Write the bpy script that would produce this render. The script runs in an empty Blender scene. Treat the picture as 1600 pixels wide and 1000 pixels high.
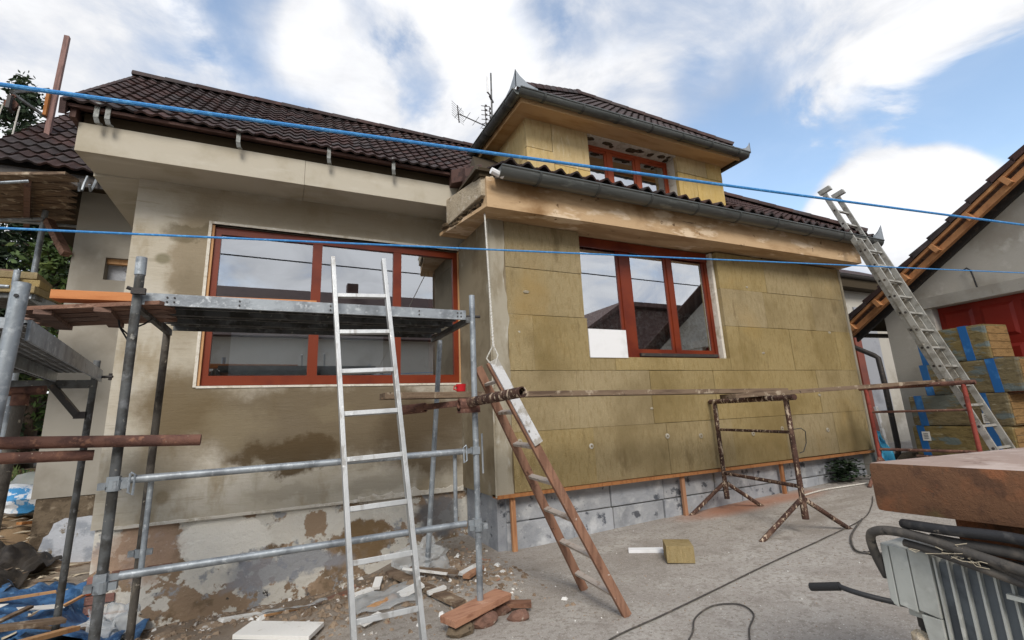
import bpy, math, random
from mathutils import Vector, Matrix, noise as mn
R = math.radians
rnd = random.Random(7)
scn = bpy.context.scene
col = scn.collection

# ------------------------------------------------------------------ camera
EYE = Vector((0, 0, 1.5))
def camera():
    yaw, pitch, roll, f, cy = R(25.9184), R(12.7055), R(-2.5574), 745.445, 479.626
    fw = Vector((math.sin(yaw), math.cos(yaw), 0)); rt = Vector((math.cos(yaw), -math.sin(yaw), 0)); up = Vector((0, 0, 1))
    F = fw * math.cos(pitch) + up * math.sin(pitch); U = up * math.cos(pitch) - fw * math.sin(pitch)
    X = rt * math.cos(roll) + U * math.sin(roll); Y = U * math.cos(roll) - rt * math.sin(roll)
    cd = bpy.data.cameras.new('camera'); co = bpy.data.objects.new('camera', cd); col.objects.link(co)
    cd.sensor_width = 36; cd.lens = 36 * f / 1600; cd.shift_y = (cy - 500) / 1600
    cd.clip_start = .05; cd.clip_end = 2000
    m = Matrix.Identity(4)
    for i, v in enumerate((X, Y, -F)):
        for r in range(3): m[r][i] = v[r]
    m.translation = EYE
    co.matrix_world = m; scn.camera = co
camera()

# ------------------------------------------------------------------ sky, sun, exposure
SUN_EL, SUN_AZ = 40, 200          # azimuth clockwise from +Y: behind and to the left of the camera
def world():
    w = bpy.data.worlds.new('World'); scn.world = w; w.use_nodes = True
    nt = w.node_tree; nt.nodes.clear(); L = nt.links.new
    def nd(t, **k):
        n = nt.nodes.new(t)
        for a, b in k.items(): setattr(n, a, b)
        return n
    def mth(op, a, b=None, c=None):
        n = nd('ShaderNodeMath', operation=op)
        for i, v in enumerate((a, b, c)):
            if v is None: continue
            if isinstance(v, (int, float)): n.inputs[i].default_value = v
            else: L(v, n.inputs[i])
        return n.outputs[0]
    def sm(v, lo, hi, a=0, b=1):
        n = nd('ShaderNodeMapRange', interpolation_type='SMOOTHSTEP')
        L(v, n.inputs[0])
        for i, q in zip((1, 2, 3, 4), (lo, hi, a, b)): n.inputs[i].default_value = q
        return n.outputs[0]
    tc = nd('ShaderNodeTexCoord'); D = tc.outputs['Generated']
    sky = nd('ShaderNodeTexSky', sky_type='NISHITA', sun_disc=False)
    sky.sun_elevation = R(SUN_EL); sky.sun_rotation = R(SUN_AZ); sky.air_density = 1.0; sky.dust_density = .6; sky.ozone_density = 1.6
    sp = nd('ShaderNodeSeparateXYZ'); L(D, sp.inputs[0])
    den = mth('ADD', mth('MAXIMUM', sp.outputs[2], 0.0), .32)
    cb = nd('ShaderNodeCombineXYZ'); L(mth('DIVIDE', sp.outputs[0], den), cb.inputs[0]); L(mth('DIVIDE', sp.outputs[1], den), cb.inputs[1]); cb.inputs[2].default_value = 3.7
    def noi(scale, det, rough, dist=0, off=0):
        n = nd('ShaderNodeTexNoise'); mp = nd('ShaderNodeMapping'); mp.inputs['Location'].default_value = (off, off * .7, off)
        L(cb.outputs[0], mp.inputs[0]); L(mp.outputs[0], n.inputs['Vector'])
        n.inputs['Scale'].default_value = scale; n.inputs['Detail'].default_value = det; n.inputs['Roughness'].default_value = rough; n.inputs['Distortion'].default_value = dist
        return n.outputs[0]
    base = noi(1.5, 9, .55, .25, 2.3)
    puff = noi(3.6, 9, .58, .5, 5.1)
    dens = mth('ADD', mth('MULTIPLY', base, 1.0), mth('MULTIPLY', puff, .55))
    # where the photograph's sky opens to blue (-) or piles up in heaps (+)
    for d, rad, amp in SKY_SPOTS:
        dp = nd('ShaderNodeVectorMath', operation='DISTANCE'); L(D, dp.inputs[0]); dp.inputs[1].default_value = d
        dens = mth('ADD', dens, sm(mth('ADD', dp.outputs['Value'], mth('MULTIPLY', mth('SUBTRACT', puff, .5), .16)), rad * .25, rad, amp, 0))
    cov = sm(dens, .56, .88, .10, 1)
    lum = sm(mth('ADD', noi(3.2, 9, .6, .5, 9.0), mth('MULTIPLY', dens, .35)), .56, .98, 6.7, 10.8)
    cc = nd('ShaderNodeCombineColor'); L(mth('MULTIPLY', lum, sm(lum, 6.8, 9.6, .84, .98)), cc.inputs[0]); L(mth('MULTIPLY', lum, sm(lum, 6.8, 9.6, .93, .99)), cc.inputs[1]); L(mth('MULTIPLY', lum, sm(lum, 6.8, 9.6, 1.10, 1.02)), cc.inputs[2])
    sk = nd('ShaderNodeVectorMath', operation='MULTIPLY'); L(sky.outputs[0], sk.inputs[0]); sk.inputs[1].default_value = (3.05, 2.9, 2.62)
    mx = nd('ShaderNodeMix', data_type='RGBA'); L(cov, mx.inputs[0]); L(sk.outputs[0], mx.inputs[6]); L(cc.outputs[0], mx.inputs[7])
    bg = nd('ShaderNodeBackground'); bg.inputs[1].default_value = .1; L(mx.outputs[2], bg.inputs[0])
    out = nd('ShaderNodeOutputWorld'); L(bg.outputs[0], out.inputs[0])
def px_dir(x, y):      # direction of a point of the sky seen in the picture
    v = Vector(((x - 800) / 745.445, -(y - 479.626) / 745.445, -1))
    return (scn.camera.matrix_world.to_3x3() @ v).normalized()
SKY_SPOTS = [(px_dir(*p), r, a) for p, r, a in (
    ((640, 125), .09, -.20), ((1000, 40), .22, -.10), ((1190, 150), .22, -.14), ((1225, 275), .13, -.30), ((1330, 190), .10, -.14), ((1500, 165), .14, -.36), ((1590, 150), .12, -.30), ((1440, 205), .06, -.2),
    ((380, 10), .12, -.18), ((590, 40), .07, -.10), ((1400, 330), .16, .62), ((1330, 330), .10, .4), ((1470, 265), .08, .4), ((1350, 60), .25, .16),
    ((750, 90), .14, .14), ((450, 40), .12, .12), ((120, 120), .32, .10), ((480, 70), .08, .1), ((270, 45), .06, -.1), ((90, 20), .1, .1), ((1280, 170), .08, .12), ((560, 175), .1, .1), ((820, 60), .08, -.1), ((960, 170), .15, .17), ((1080, 110), .12, .13), ((300, 90), .14, .05))]
# clouds the photograph shows mirrored in the panes
SKY_SPOTS += [(Vector(d).normalized(), r, a) for d, r, a in (((.83, -1, .42), .42, .24), ((.1, -1, .36), .45, .10))]
world()
def sun():
    ld = bpy.data.lights.new('sun', 'SUN'); ld.energy = 2.9; ld.angle = R(22); ld.color = (1, .95, .875)
    o = bpy.data.objects.new('sun', ld); col.objects.link(o)
    a, e = R(SUN_AZ), R(SUN_EL)
    d = Vector((math.sin(a) * math.cos(e), math.cos(a) * math.cos(e), math.sin(e)))
    o.rotation_euler = d.to_track_quat('Z', 'Y').to_euler(); o.location = (0, -8, 20)
sun()
scn.view_settings.view_transform = 'Standard'; scn.view_settings.look = 'None'; scn.view_settings.exposure = .0; scn.view_settings.gamma = 1
scn.view_settings.use_curve_mapping = False
scn.cycles.max_bounces = 8; scn.cycles.transparent_max_bounces = 12

# ------------------------------------------------------------------ materials
def S(r, g, b):   # sRGB bytes -> linear
    m = .3 * r + .55 * g + .15 * b
    return tuple((c / 255 / 12.92 if c <= 10 else ((c / 255 + .055) / 1.055) ** 2.4) for c in (q + (m - q) * .16 for q in (r, g, b)))
def mat(name, base, layers=(), spots=(), bump=((60, .15),), rough=.85, metal=0, rand=.0, spec=.3, sheen=0):
    """base colour, then layers (colour, scale or (sx,sy,sz), lo, hi, [detail]) mixed over it by noise, then stains and painted shade (centre, radii, colour, strength)"""
    m = bpy.data.materials.new(name); m.use_nodes = True
    nt = m.node_tree; L = nt.links.new; P = nt.nodes['Principled BSDF']
    P.inputs['Roughness'].default_value = rough; P.inputs['Metallic'].default_value = metal
    P.inputs['Specular IOR Level'].default_value = spec
    geo = nt.nodes.new('ShaderNodeNewGeometry'); pos = geo.outputs['Position']
    seed = [rnd.random() * 20]
    def noi(scale, det=5, rg=.6):
        n = nt.nodes.new('ShaderNodeTexNoise'); mp = nt.nodes.new('ShaderNodeMapping')
        s = (scale,) * 3 if isinstance(scale, (int, float)) else scale
        mp.inputs['Scale'].default_value = s; seed[0] += 3.17; mp.inputs['Location'].default_value = (seed[0], seed[0] * .6, -seed[0])
        L(pos, mp.inputs[0]); L(mp.outputs[0], n.inputs['Vector']); n.inputs['Scale'].default_value = 1; n.inputs['Detail'].default_value = det; n.inputs['Roughness'].default_value = rg
        return n
    cur = None
    def mix(fac, c):
        nonlocal cur
        n = nt.nodes.new('ShaderNodeMix'); n.data_type = 'RGBA'; L(fac, n.inputs[0])
        if cur is None: n.inputs[6].default_value = (*base, 1)
        else: L(cur, n.inputs[6])
        n.inputs[7].default_value = (*c, 1); cur = n.outputs[2]
    def rng(v, lo, hi, a=0., b=1.):
        n = nt.nodes.new('ShaderNodeMapRange'); n.interpolation_type = 'SMOOTHSTEP'; L(v, n.inputs[0])
        for i, q in zip((1, 2, 3, 4), (lo, hi, a, b)): n.inputs[i].default_value = q
        return n.outputs[0]
    for ly in layers:
        c, sc, lo, hi = ly[:4]
        mix(rng(noi(sc, ly[4] if len(ly) > 4 else 5).outputs[0], lo, hi, 0, ly[5] if len(ly) > 5 else 1), c)
    if spots:
        wn = noi(2.3, 9, .66); w1 = nt.nodes.new('ShaderNodeVectorMath'); w1.operation = 'MULTIPLY_ADD'
        L(wn.outputs['Color'], w1.inputs[0]); w1.inputs[1].default_value = (.62, 0, .62); w1.inputs[2].default_value = (-.31, 0, -.31)
        w2 = nt.nodes.new('ShaderNodeVectorMath'); w2.operation = 'ADD'; L(pos, w2.inputs[0]); L(w1.outputs[0], w2.inputs[1])
        for s in spots:
            c, rr, cl, k = s[:4]; soft = s[4] if len(s) > 4 else .35
            a = nt.nodes.new('ShaderNodeVectorMath'); a.operation = 'SUBTRACT'; L(w2.outputs[0] if k > 0 else pos, a.inputs[0]); a.inputs[1].default_value = c
            b = nt.nodes.new('ShaderNodeVectorMath'); b.operation = 'DIVIDE'; L(a.outputs[0], b.inputs[0]); b.inputs[1].default_value = rr
            l = nt.nodes.new('ShaderNodeVectorMath'); l.operation = 'LENGTH'; L(b.outputs[0], l.inputs[0])
            mix(rng(l.outputs['Value'], 1 - soft * .95, 1 + soft * .3, abs(k), 0), cl)
    if cur is None and rand:
        n = nt.nodes.new('ShaderNodeRGB'); n.outputs[0].default_value = (*base, 1); cur = n.outputs[0]
    if rand:
        oi = nt.nodes.new('ShaderNodeObjectInfo'); hs = nt.nodes.new('ShaderNodeHueSaturation'); L(cur, hs.inputs['Color'])
        L(rng(oi.outputs['Random'], 0, 1, 1 - rand, 1 + rand), hs.inputs['Value']); cur = hs.outputs[0]
        fr_ = nt.nodes.new('ShaderNodeMath'); fr_.operation = 'FRACT'; ml = nt.nodes.new('ShaderNodeMath'); ml.operation = 'MULTIPLY'; ml.inputs[1].default_value = 17.3; L(oi.outputs['Random'], ml.inputs[0]); L(ml.outputs[0], fr_.inputs[0]); L(rng(fr_.outputs[0], 0, 1, 1 - 2.2 * rand, 1 + 1.4 * rand), hs.inputs['Saturation'])
    if cur is None: P.inputs['Base Color'].default_value = (*base, 1)
    else: L(cur, P.inputs['Base Color'])
    prev = None
    for sc, st in bump:
        b = nt.nodes.new('ShaderNodeBump'); b.inputs['Strength'].default_value = min(1, st); b.inputs['Distance'].default_value = .02
        L(noi(sc, 4, .65).outputs[0], b.inputs['Height'])
        if prev: L(prev, b.inputs['Normal'])
        prev = b.outputs[0]
    if prev: L(prev, P.inputs['Normal'])
    return m
def glass_mat(name, refl=.5, tint=(.9, .94, .95)):
    m = bpy.data.materials.new(name); m.use_nodes = True; nt = m.node_tree; L = nt.links.new
    nt.nodes.remove(nt.nodes['Principled BSDF'])
    t = nt.nodes.new('ShaderNodeBsdfTransparent'); t.inputs[0].default_value = (*tint, 1)
    g = nt.nodes.new('ShaderNodeBsdfGlossy'); g.inputs['Roughness'].default_value = .004; g.inputs[0].default_value = (.93, .96, 1, 1)
    lw = nt.nodes.new('ShaderNodeFresnel'); lw.inputs[0].default_value = 1.6
    ma = nt.nodes.new('ShaderNodeMath'); ma.operation = 'MULTIPLY_ADD'; L(lw.outputs[0], ma.inputs[0]); ma.inputs[1].default_value = .6; ma.inputs[2].default_value = refl; ma.use_clamp = True
    nz = nt.nodes.new('ShaderNodeTexNoise'); nz.inputs['Scale'].default_value = 2.2; bp = nt.nodes.new('ShaderNodeBump'); bp.inputs['Strength'].default_value = .012; L(nz.outputs[0], bp.inputs['Height']); L(bp.outputs[0], g.inputs['Normal'])
    x = nt.nodes.new('ShaderNodeMixShader'); L(ma.outputs[0], x.inputs[0]); L(t.outputs[0], x.inputs[1]); L(g.outputs[0], x.inputs[2])
    L(x.outputs[0], nt.nodes['Material Output'].inputs[0]); return m
def film_mat(name, c, alpha, rough=.3):
    m = mat(name, c, rough=rough, spec=.5, bump=((14, .5),)); m.node_tree.nodes['Principled BSDF'].inputs['Alpha'].default_value = alpha; return m

DAMP_AND_SHADE, DARK, PALE = S(138, 122, 95), S(84, 70, 50), S(176, 168, 150)
YL, YR = 6.33, 5.22
M = {}
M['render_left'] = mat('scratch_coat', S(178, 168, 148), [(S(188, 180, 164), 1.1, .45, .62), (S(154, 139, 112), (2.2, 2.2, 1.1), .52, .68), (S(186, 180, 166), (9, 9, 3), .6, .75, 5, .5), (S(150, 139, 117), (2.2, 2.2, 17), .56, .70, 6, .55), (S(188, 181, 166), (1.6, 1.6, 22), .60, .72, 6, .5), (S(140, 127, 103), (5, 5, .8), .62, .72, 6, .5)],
    spots=[((.55, YL, 4.15), (2.2, 1, .36), DAMP_AND_SHADE, .7, .7), ((-.95, YL, 3.3), (.32, 1, .98), DAMP_AND_SHADE, .85, .4), ((-1.03, YL, 3.78), (.34, 1, .12), S(104, 92, 68), .7, .4), ((-1.0, YL, 3.05), (.2, 1, .35), S(112, 98, 74), .5, .6),  # first spot paints the shade under the eaves, the others are damp
           ((-1.3, YL, 3.4), (.085, .5, .075), S(126, 118, 92), -.95, .5),
           ((.75, YL, 1.55), (2.0, 1, .54), S(102, 86, 61), .92, .4), ((-.95, YL, 1.72), (.5, 1, .55), S(106, 88, 58), .9, .5), ((.1, YL, 1.15), (.62, 1, .22), S(86, 68, 42), .95, .3),
           ((1.75, YL, 1.3), (.72, 1, .62), S(84, 69, 48), .85, .35), ((-1.06, YL, .82), (.075, .5, .085), DAMP_AND_SHADE, -.9, .5), ((-1.1, YL, 1.1), (.35, 1, .3), S(120, 106, 82), .6, .6),
           ((-.45, YL, 1.5), (.42, 1, .24), S(134, 120, 93), .6, .6), ((.62, YL, 1.62), (.3, 1, .16), S(126, 112, 85), .5, .6), ((1.15, YL, .78), (.6, 1, .13), S(158, 149, 130), .8, .5), ((.1, YL, .75), (.5, 1, .09), S(160, 150, 130), .7, .5), ((-.2, YL, 1.0), (.12, 1, .22), S(164, 154, 133), .5, .4)],
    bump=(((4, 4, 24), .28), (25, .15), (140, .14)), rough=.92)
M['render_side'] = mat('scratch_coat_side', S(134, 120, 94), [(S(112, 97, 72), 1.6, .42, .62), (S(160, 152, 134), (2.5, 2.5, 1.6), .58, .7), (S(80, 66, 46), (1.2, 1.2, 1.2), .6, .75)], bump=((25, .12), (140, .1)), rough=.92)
M['render_grey'] = mat('grey_base_coat', S(156, 150, 138), [(S(140, 133, 120), 1.3, .45, .65), (S(160, 155, 143), (3, 3, 1.4), .56, .72)], bump=((22, .1), (140, .1)), rough=.92)
M['render_soffit'] = mat('soffit_base_coat', S(182, 173, 154), [(S(166, 155, 132), 1.4, .45, .68), (S(192, 185, 168), (1, 4, 4), .55, .75), (S(120, 106, 78), 2.2, .72, .8)], bump=((22, .08), (140, .08)), rough=.9)
M['corner_coat'] = mat('corner_base_coat', S(160, 151, 131), [(S(140, 128, 104), (4, 4, 1.5), .46, .62), (S(182, 177, 164), (6, 6, 2), .58, .7)], bump=((30, .15), (140, .1)), rough=.9)
M['wool'] = mat('mineral_wool', S(160, 140, 96), [(S(144, 122, 77), (24, 24, 7), .45, .68, 6, .75), (S(176, 152, 104), (60, 60, 20), .5, .72, 4, .75), (S(130, 110, 68), .8, .45, .70, 4, .8), (S(162, 132, 74), .6, .54, .72, 4, .75), (S(96, 78, 48), 120, .60, .72, 3, .65), (S(112, 92, 56), (3.5, 3.5, 1.3), .58, .74, 7, .7)],
    bump=((80, .6), ((30, 30, 10), .35), (300, .35)), rough=.97, rand=.05, spec=.1)
M['wool_lit'] = mat('mineral_wool_dormer_lit', S(198, 168, 106), [(S(184, 152, 88), (16, 16, 4), .46, .68), (S(206, 186, 138), (22, 22, 5), .54, .74), (S(178, 152, 98), .9, .52, .72, 4, .7), (S(140, 116, 76), (40, 40, 9), .66, .78, 5, .6)],  # the same wool, with the dormer's brighter light put into its colour
    bump=((90, .35), ((40, 40, 8), .22), (300, .2)), rough=.97, rand=.06, spec=.1)
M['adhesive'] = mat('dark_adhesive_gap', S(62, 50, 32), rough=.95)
M['tan_paint'] = mat('tan_timber_paint', S(206, 164, 112), [(S(188, 142, 88), (1, 6, 6), .46, .66), (S(206, 160, 104), (2, 9, 9), .56, .74), (S(120, 82, 46), 5, .7, .8), (S(214, 186, 146), 3, .68, .76)], bump=((40, .12),), rough=.75)
M['tan_mortar'] = mat('tan_render_eaves', S(192, 158, 116), [(S(170, 134, 92), (.9, 4, 4), .45, .62), (S(216, 190, 156), (1.6, 5, 5), .54, .64, 7), (S(112, 84, 54), 6, .64, .70, 8), (S(142, 104, 62), .8, .54, .68), (S(92, 70, 50), (1.2, 9, 14), .66, .71, 8)], bump=((30, .25), (120, .15)), rough=.88)
M['raw_concrete'] = mat('broken_concrete', S(176, 160, 134), [(S(146, 128, 102), 5, .45, .65), (S(70, 54, 40), 24, .62, .7), (S(196, 184, 164), 9, .56, .7)], bump=((24, .8), (80, .6)), rough=.95)
M['dark_mortar'] = mat('crumbled_mortar', S(92, 74, 52), [(S(58, 46, 34), 14, .5, .62), (S(150, 130, 96), 26, .6, .68)], bump=((26, 1), (70, .8)), rough=1)
M['tile'] = mat('concrete_tile', S(68, 50, 46), [(S(54, 40, 38), 3, .45, .65), (S(80, 60, 56), 14, .56, .72), (S(50, 40, 38), .7, .55, .75), (S(112, 90, 82), 60, .7, .78), (S(128, 118, 106), 9, .70, .76, 6, .7)], bump=((120, .3),), rough=.75, rand=.2, spec=.25)
M['tile_cut'] = mat('tile_edge_brown', S(84, 56, 48), [(S(60, 40, 36), 9, .5, .65)], rough=.7, rand=.08)
M['zinc'] = mat('zinc_gutter', S(104, 107, 104), [(S(84, 87, 84), (1.2, 8, 8), .45, .68), (S(128, 132, 126), (3, 12, 12), .58, .74)], bump=((60, .04),), rough=.42, metal=.55, spec=.5)
M['zinc_dark'] = mat('zinc_strap', S(84, 86, 84), rough=.5, metal=.5)
M['zinc_pale'] = mat('zinc_flashing', S(150, 156, 160), [(S(124, 130, 134), 6, .5, .68)], rough=.45, metal=.45)
M['galv'] = mat('galvanised_steel', S(150, 158, 164), [(S(118, 124, 130), 5, .45, .65), (S(178, 184, 188), 22, .54, .7), (S(96, 98, 100), 11, .64, .74), (S(212, 212, 206), 34, .7, .76)], bump=((60, .12),), rough=.5, metal=.45, rand=.05)
M['galv_bracket'] = mat('dull_bracket', S(138, 140, 136), [(S(106, 106, 100), 18, .46, .64), (S(168, 168, 160), 34, .6, .7)], bump=((60, .2),), rough=.7, metal=.2)
M['galv_dark'] = mat('grimy_steel', S(96, 98, 98), [(S(66, 64, 60), 6, .42, .62), (S(150, 146, 136), 26, .62, .7), (S(120, 122, 124), 12, .55, .7)], bump=((60, .2),), rough=.6, metal=.3)
M['plaster_pole'] = mat('mortar_spattered_steel', S(92, 86, 78), [(S(66, 60, 54), 7, .45, .62), (S(134, 124, 108), (14, 14, 5), .56, .70), (S(176, 166, 148), 19, .64, .70)], bump=((40, .5),), rough=.85)
M['alu'] = mat('aluminium', S(178, 180, 180), [(S(148, 146, 142), (14, 14, 5), .52, .64), (S(164, 166, 166), (8, 8, 3), .46, .66), (S(206, 206, 204), 22, .6, .72), (S(140, 134, 124), 40, .7, .76)], bump=((80, .08),), rough=.45, metal=.45)
M['alu_worn'] = mat('worn_aluminium', S(164, 162, 154), [(S(134, 130, 120), 7, .45, .64), (S(196, 190, 176), 24, .6, .7), (S(98, 92, 84), 34, .68, .74), (S(92, 120, 112), 3.2, .68, .76)], bump=((80, .15),), rough=.6, metal=.3)
M['rust'] = mat('rusty_tube', S(118, 80, 66), [(S(92, 62, 54), 9, .44, .62), (S(142, 98, 76), 22, .54, .68), (S(58, 40, 36), 4, .56, .7), (S(178, 158, 134), 30, .66, .72)], bump=((50, .4),), rough=.85, spec=.2)
M['rust_spatter'] = mat('mortar_caked_rusty_tube', S(84, 58, 48), [(S(62, 44, 38), 7, .45, .62), (S(120, 92, 74), (9, 9, 4), .54, .68), (S(190, 168, 142), (26, 26, 9), .56, .63), (S(172, 150, 122), 40, .60, .66)], bump=((40, .6),), rough=.9, spec=.2)
M['rust_red'] = mat('red_oxide_paint', S(150, 62, 50), [(S(120, 50, 42), 10, .5, .66), (S(196, 160, 140), 38, .68, .74)], bump=((50, .2),), rough=.75)
M['rust_plate'] = mat('rusted_plate', S(116, 80, 56), [(S(150, 90, 56), 3.4, .46, .66), (S(98, 68, 50), 9, .52, .68), (S(112, 96, 58), 2.2, .56, .68), (S(176, 96, 54), 5, .62, .72), (S(84, 62, 50), 50, .62, .7), (S(180, 156, 124), 90, .72, .78)], bump=((70, .35), (240, .3)), rough=.9, spec=.15)
M['rust_top'] = mat('dusty_rusted_top', S(160, 136, 122), [(S(182, 162, 150), 4, .45, .65), (S(132, 106, 92), 8, .55, .7), (S(218, 206, 190), 44, .7, .75)], bump=((70, .2),), rough=.85)
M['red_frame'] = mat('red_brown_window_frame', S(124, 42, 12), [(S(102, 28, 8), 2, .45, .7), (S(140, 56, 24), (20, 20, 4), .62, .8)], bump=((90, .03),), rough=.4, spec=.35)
M['red_frame_sunny'] = mat('sunlit_red_window_frame', S(188, 82, 44), [(S(170, 66, 34), 2, .45, .7), (S(200, 104, 62), (20, 20, 4), .62, .8)], bump=((90, .03),), rough=.45, spec=.3)  # the red frame again, with sunlight mixed into the colour
M['bare_wood_edge'] = mat('bare_timber_strip', S(200, 148, 96), [(S(176, 120, 74), (20, 20, 3), .5, .7)], rough=.8)
M['white_board'] = mat('white_foam_board', S(226, 226, 226), [(S(212, 212, 210), 3, .5, .7)], bump=((200, .06),), rough=.9)
M['white_reveal'] = mat('white_plaster_reveal', S(206, 198, 182), [(S(180, 168, 146), 8, .5, .66), (S(222, 216, 204), 20, .55, .7)], bump=((40, .3),), rough=.95)
M['old_white'] = mat('old_white_paint', S(204, 204, 204), [(S(166, 160, 150), 12, .5, .62), (S(110, 96, 80), 30, .64, .7)], bump=((60, .3),), rough=.85)
M['room'] = mat('room_wall', S(150, 146, 138), rough=.95, bump=())
M['curtain'] = mat('lace_curtain', S(150, 150, 148), [(S(78, 78, 77), (22, 22, 20), .47, .52), (S(186, 186, 184), (11, 11, 13), .56, .6)], bump=((60, .3),), rough=.95)
M['curtain_plain'] = mat('sheer_curtain', S(92, 92, 90), [(S(132, 132, 130), (13, 13, .6), .5, .62), (S(60, 60, 60), (9, 9, .5), .56, .66)], bump=(), rough=.95)
M['plinth_left'] = mat('patchy_old_plinth', S(158, 132, 104), [(S(180, 150, 120), 1.5, .48, .62), (S(128, 106, 80), 3.4, .52, .64), (S(216, 210, 196), (2.1, 2.1, 2.4), .49, .515, 8), (S(160, 161, 162), 4.6, .55, .62, 8), (S(150, 124, 96), 3.1, .62, .65, 8), (S(92, 92, 94), 2.6, .6, .67, 7), (S(224, 218, 204), 7, .60, .63, 8), (S(70, 66, 62), 9, .67, .72, 6)],
    spots=[((-.42, 6.36, .34), (.42, .6, .26), S(240, 234, 220), .95, .10), ((.42, 6.36, .36), (.5, .6, .2), S(232, 226, 211), .9, .12), ((1.25, 6.36, .42), (.5, .6, .16), S(224, 218, 203), .85, .15), ((.46, 6.36, .36), (.16, .6, .17), S(166, 136, 104), .95, .12), ((1.0, 6.36, .1), (.3, .6, .22), S(136, 108, 72), .9, .2), ((-1.2, 6.36, .3), (.42, .6, .3), S(182, 148, 122), .75, .3), ((1.95, 6.36, .3), (.34, .6, .3), S(108, 110, 114), .85, .4), ((.2, 6.36, -.05), (.7, .6, .17), S(150, 153, 160), .8, .3), ((.85, 6.36, .52), (.14, .6, .07), S(150, 126, 98), .9, .2)],
    bump=((9, .6), (40, .5), (160, .2)), rough=.95)
M['plinth_block'] = mat('old_grey_block', S(156, 159, 164), [(S(134, 138, 144), 3, .45, .68), (S(180, 182, 184), 4.4, .50, .70), (S(84, 88, 96), 6, .6, .68), (S(150, 140, 122), 2.2, .62, .72), (S(186, 186, 184), 16, .66, .72)], bump=((14, .6), (60, .4)), rough=.95, rand=.12)
M['mortar'] = mat('grey_mortar', S(120, 118, 114), [(S(90, 88, 84), 12, .5, .66)], bump=((30, .6),), rough=1)
M['old_wall_foot'] = mat('old_brown_wall_foot', S(112, 96, 76), [(S(84, 70, 54), 5, .45, .62), (S(142, 126, 104), 9, .56, .68), (S(60, 50, 40), 14, .62, .7)], bump=((9, .9), (40, .7)), rough=1)
M['white_splash'] = mat('blue_white_limewash', S(184, 188, 196), [(S(150, 156, 166), 5, .48, .62, 8), (S(124, 112, 94), 4.5, .58, .62, 8), (S(206, 210, 214), 14, .6, .7)], bump=((12, .6), (60, .3)), rough=.95)
M['brick'] = mat('red_brick', S(150, 82, 60), [(S(170, 94, 68), 9, .48, .64), (S(122, 66, 50), 18, .54, .68), (S(196, 170, 144), 30, .66, .73)], bump=((30, .5),), rough=.95, rand=.14)
M['brick_dusty'] = mat('dusty_broken_brick', S(128, 92, 76), [(S(104, 76, 64), 9, .46, .64), (S(160, 140, 122), 16, .56, .68)], bump=((30, .8),), rough=1)
M['timber'] = mat('orange_batten', S(178, 114, 62), [(S(156, 94, 48), (30, 30, 3), .46, .66), (S(194, 134, 80), (12, 12, 2), .56, .7)], bump=((60, .15),), rough=.8, rand=.08)
M['foot_board'] = mat('reddish_board', S(176, 124, 94), [(S(150, 100, 74), (3, 20, 20), .46, .64), (S(192, 146, 118), 9, .56, .7)], bump=((50, .3),), rough=.9)
M['orange_plank'] = mat('fresh_orange_plank', S(206, 128, 70), [(S(188, 108, 54), (2, 30, 30), .46, .66), (S(218, 148, 92), (1, 16, 16), .56, .7)], bump=((60, .12),), rough=.8)
M['old_plank'] = mat('weathered_plank', S(128, 92, 74), [(S(100, 70, 56), (3, 26, 26), .45, .65), (S(152, 118, 98), (2, 18, 18), .55, .7), (S(76, 54, 44), 6, .62, .72)], bump=((50, .35),), rough=.9, rand=.1)
M['grey_plank'] = mat('mortar_stained_plank', S(126, 104, 82), [(S(96, 76, 60), (2, 20, 20), .45, .63), (S(168, 150, 126), 7, .56, .66), (S(196, 148, 100), 5, .68, .73), (S(66, 52, 42), 12, .64, .7)], bump=((50, .4),), rough=.92)
M['ladder_wood'] = mat('brown_ladder_wood', S(146, 104, 80), [(S(122, 84, 64), (24, 24, 3), .45, .64), (S(154, 102, 74), (12, 12, 2), .56, .7), (S(186, 176, 166), 22, .69, .74), (S(80, 50, 38), 9, .62, .72)], bump=((50, .25),), rough=.85)
M['hoist_wood'] = mat('grey_pink_timber', S(138, 104, 96), [(S(112, 84, 78), (20, 20, 3), .46, .66)], rough=.9)
M['ladder_rung'] = mat('dusty_ladder_rung', S(178, 164, 150), [(S(150, 128, 110), 10, .5, .65)], rough=.9)
M['rafter'] = mat('orange_rafter', S(182, 122, 72), [(S(156, 100, 58), (12, 4, 4), .46, .66), (S(210, 148, 88), (10, 3, 3), .56, .72)], rough=.75, bump=((60, .1),))
M['garage_wall'] = mat('garage_render', S(176, 170, 158), [(S(156, 148, 134), 1.1, .45, .66), (S(188, 183, 172), 3, .55, .7), (S(130, 120, 104), (9, 9, 1.2), .68, .76), (S(120, 110, 96), 16, .72, .77)], bump=((18, .2), (120, .15)), rough=.93)
M['door_red'] = mat('red_garage_door', S(142, 30, 16), [(S(118, 22, 12), 1.6, .45, .7)], bump=((60, .04),), rough=.5, spec=.25)
M['black'] = mat('black_rubber', S(44, 44, 46), [(S(70, 68, 66), 14, .56, .7), (S(112, 104, 94), 30, .68, .74)], bump=((60, .15),), rough=.55)
M['black_pale'] = mat('dusty_cable', S(74, 70, 66), [(S(104, 96, 86), 10, .5, .66), (S(50, 48, 46), 22, .58, .7)], bump=((60, .2),), rough=.75)
M['motor'] = mat('grey_motor_paint', S(96, 102, 106), [(S(74, 78, 82), 6, .5, .66), (S(122, 126, 128), 20, .6, .72)], bump=((60, .1),), rough=.55)
M['motor_pale'] = mat('pale_grey_motor_cover', S(176, 178, 170), [(S(154, 154, 146), 4, .48, .66), (S(196, 196, 188), 12, .58, .72), (S(120, 108, 90), 26, .7, .76)], bump=((60, .08),), rough=.5)
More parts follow.
